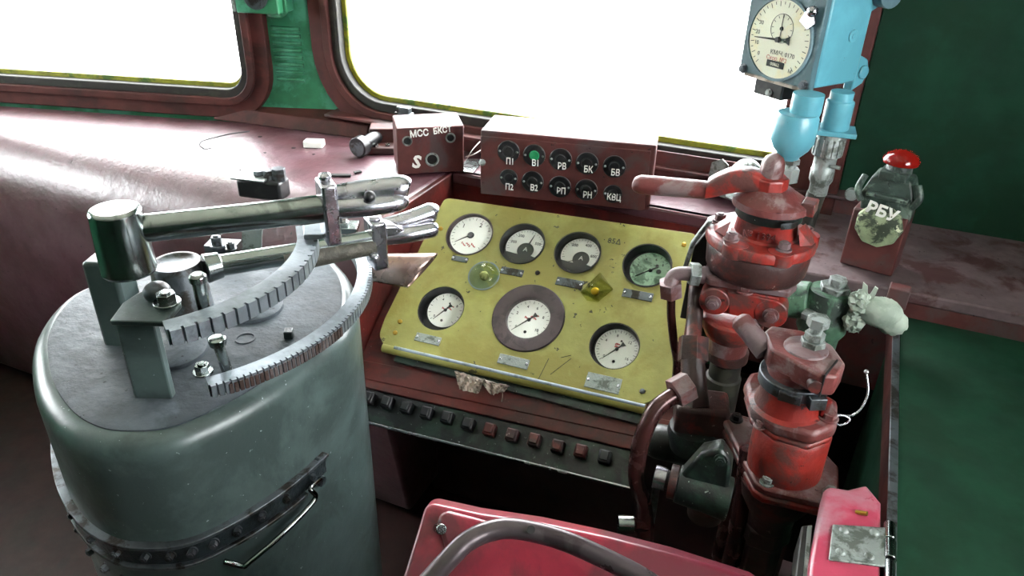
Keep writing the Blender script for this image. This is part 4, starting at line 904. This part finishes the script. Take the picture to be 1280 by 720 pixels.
# ================================================================ mushroom button box
b0 = onz(1083, 338, DZ+.002); hd_ = Vector((b0.x, b0.y, 0)).normalized(); ex = hd_.cross(Vector((0, 0, 1))); s_ = pix(b0)[2]/FP
XR = Matrix.Translation(b0) @ (Matrix((ex, hd_, Vector((0, 0, 1)))).transposed()*s_).to_4x4() @ Matrix.Rotation(R(-8), 4, 'Z')
rb = thing('emergency_button_box', XR.translation, 'brown button box with a glossy red mushroom button and flaking green-cream casing', 'button box')
MB(XR).box((-2, 22, 38), (62, 44, 76)).build('box_body', 'brown', rb, .003)
MB(XR).prism([(-26, 4, 70), (-30, 2, 96), (-22, 6, 120), (20, 6, 120), (30, 2, 96), (28, 4, 40), (0, 0, 34), (-28, 4, 44)], (0, 36, 0)).build('casing', 'crust', rb, .005)
MB(XR).lathe((0, 0, 62), [(-1, 28), (6, 27), (8, 20), (8.5, .1)], 9, Matrix.Rotation(R(90), 3, 'X')).build('flaked_face', 'scale', rb, .002)
MB(XR).box((0, 10, 98), (46, 30, 5)).box((0, 10, 124), (30, 26, 10)).tube([(-28, 4, 86), (-34, 2, 100), (-30, 4, 118)], 4).tube([(28, 4, 90), (34, 2, 104), (28, 6, 118)], 4).build('casing_ribs', 'crust', rb, .002)
MB(XR).lathe((2, 16, 0), [(126, 15), (136, 14), (138, 10)], 30).build('button_stem', 'crust', rb)
MB(XR).lathe((2, 16, 0), [(136, 10), (137, 20), (141, 20.5), (147, 17), (151, 10), (153, 3), (153.2, .1)], 40).build('mushroom_button', 'redcap', rb)
text('РБУ', 19, XR @ Matrix.Translation((0, -9, 82)) @ Matrix.Rotation(R(90), 4, 'X') @ Matrix.Rotation(R(-9), 4, 'Z'), 'white', 'painted_lettering', rb, ext=.5, bold=.7)
MB(XR).bolt((-40, 6, 90), (0, -1, .1), 6, 7).build('side_bolt', 'plate', rb)
# ================================================================ seat in the foreground
st = thing('driver_seat', V(700, 900, .95), 'red vinyl seat back with a curved black tube rail in the foreground', 'seat')
qd = .86
front = [(531, 634), (541, 629), (600, 642), (680, 654), (760, 671), (850, 694), (960, 729), (975, 900), (440, 900), (500, 735)]
fp = [V(x, y, qd+(.0016*(y-630) if 0 else -.0004*(y-630))) for x, y in front]
MB().prism(fp, FW*.05+Vector((0, 0, -.01))).build('seat_back', 'vinyl', st, .012, seg=4)
MB().prism([V(545, 650, qd-.012), V(556, 640, qd-.012), V(890, 722, qd-.03), V(930, 900, qd-.10), V(520, 900, qd-.10), V(556, 690, qd-.03)], FW*.03).build('front_padding', 'vinyl', st, .012, seg=4)
MB().tube([V(524, 740, .74), V(560, 700, .75), V(584, 677, .76), V(612, 664, .77), V(645, 661, .775), (V(700, 674, .775)), V(760, 700, .77), V(812, 728, .76), V(850, 760, .75)], .0105, 22).build('tube_rail', 'rail', st)
MB().cyl(V(664, 662, .768), V(664, 662, .762), .004).build('rail_hole', 'void', st)
MB().cyl(V(548, 660, qd-.012), V(552, 662, qd-.03), .006).build('seat_stud', 'steel', st, .001)
# ================================================================ side ledge and hinged flap
zs = .935
e0, e1 = onz(1118, 372, zs), onz(1107, 760, zs); e1 = e1+(e1-e0).normalized()*.25
e0 = e0+(e1-e0).normalized()*.068; le = (e1-e0).normalized(); ln = Vector((0, 0, 1)).cross(le)
if ln.x < 0: ln = -ln
sl = thing('side_ledge', (e0+e1)/2-Vector((0, 0, zs)), 'dark side ledge with a bare steel edge strip running towards the viewer at the right', 'ledge')
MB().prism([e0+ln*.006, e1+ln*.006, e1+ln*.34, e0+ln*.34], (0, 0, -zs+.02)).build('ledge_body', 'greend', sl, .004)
MB().prism([e0-ln*.002, e1-ln*.002, e1+ln*.010, e0+ln*.010], (0, 0, .004)).build('steel_edge', 'steeld', sl, .001)
MB().prism([e0-ln*.002, e1-ln*.002, e1+ln*.005, e0+ln*.005], (0, 0, -.05)).build('edge_face', 'frame', sl)
fl_ = thing('hinged_flap', onz(1060, 690, .9), 'red padded flap, pinkish from a painted sky sheen, with a riveted steel hinge plate', 'flap')
zf = .945
ff = [(1030, 612), (1037, 607), (1060, 611), (1083, 605), (1102, 628), (1101, 760), (1090, 840), (1000, 840), (1012, 700)]
MB().prism([onz(x, y, zf) for x, y in ff], (0, 0, -.03)).build('flap_body', 'pinkm', fl_, .005, seg=3)
MB().prism([onz(x, y, zf-.015) for x, y in ((1002, 657), (1016, 655), (1003, 800), (984, 800))], (0, 0, -.05)).build('dark_edge', 'rubber', fl_, .002)
MB().prism([onz(x, y, zf-.010) for x, y in ((1010, 657), (1015, 657), (1002, 800), (998, 800))], (0, 0, -.02)).build('pale_piping', 'plate', fl_)
hp_ = MB().prism([onz(x, y, zf+.003) for x, y in ((1041, 655), (1107, 659), (1107, 708), (1036, 699))], (0, 0, -.003)).build('hinge_plate', 'plate', fl_, .001)
for x, y in ((1055, 663), (1093, 666), (1051, 690), (1087, 695)): MB().lathe(onz(x, y, zf+.003), [(0, .006), (.002, .005), (.003, .003)], 18).build('hinge_rivet', 'plate', hp_)
for y0, y1, r_ in ((655, 675, .0065), (677, 700, .0075), (702, 760, .006)): MB().cyl(onz(1112, y0, zf), onz(1112, y1, zf), r_).build('hinge_knuckle', 'steel', fl_, .0008)
q_ = onz(1070, 640, zf); MB().tube([q_, q_+Vector((.012, -.004, .006))], .003, 8, sm=False).build('nail', 'brass', fl_)
# ================================================================ light
sc = bpy.context.scene
w = bpy.data.worlds.new('sky'); sc.world = w; w.use_nodes = True; nt = w.node_tree
bg = nt.nodes['Background']; bg.inputs['Color'].default_value = (.96, .98, 1, 1); bg.inputs['Strength'].default_value = 16.0
sc.view_settings.view_transform = 'Standard'; sc.view_settings.look = 'None'; sc.view_settings.gamma = 1; sc.view_settings.use_curve_mapping = False
sc.view_settings.exposure = 0.88
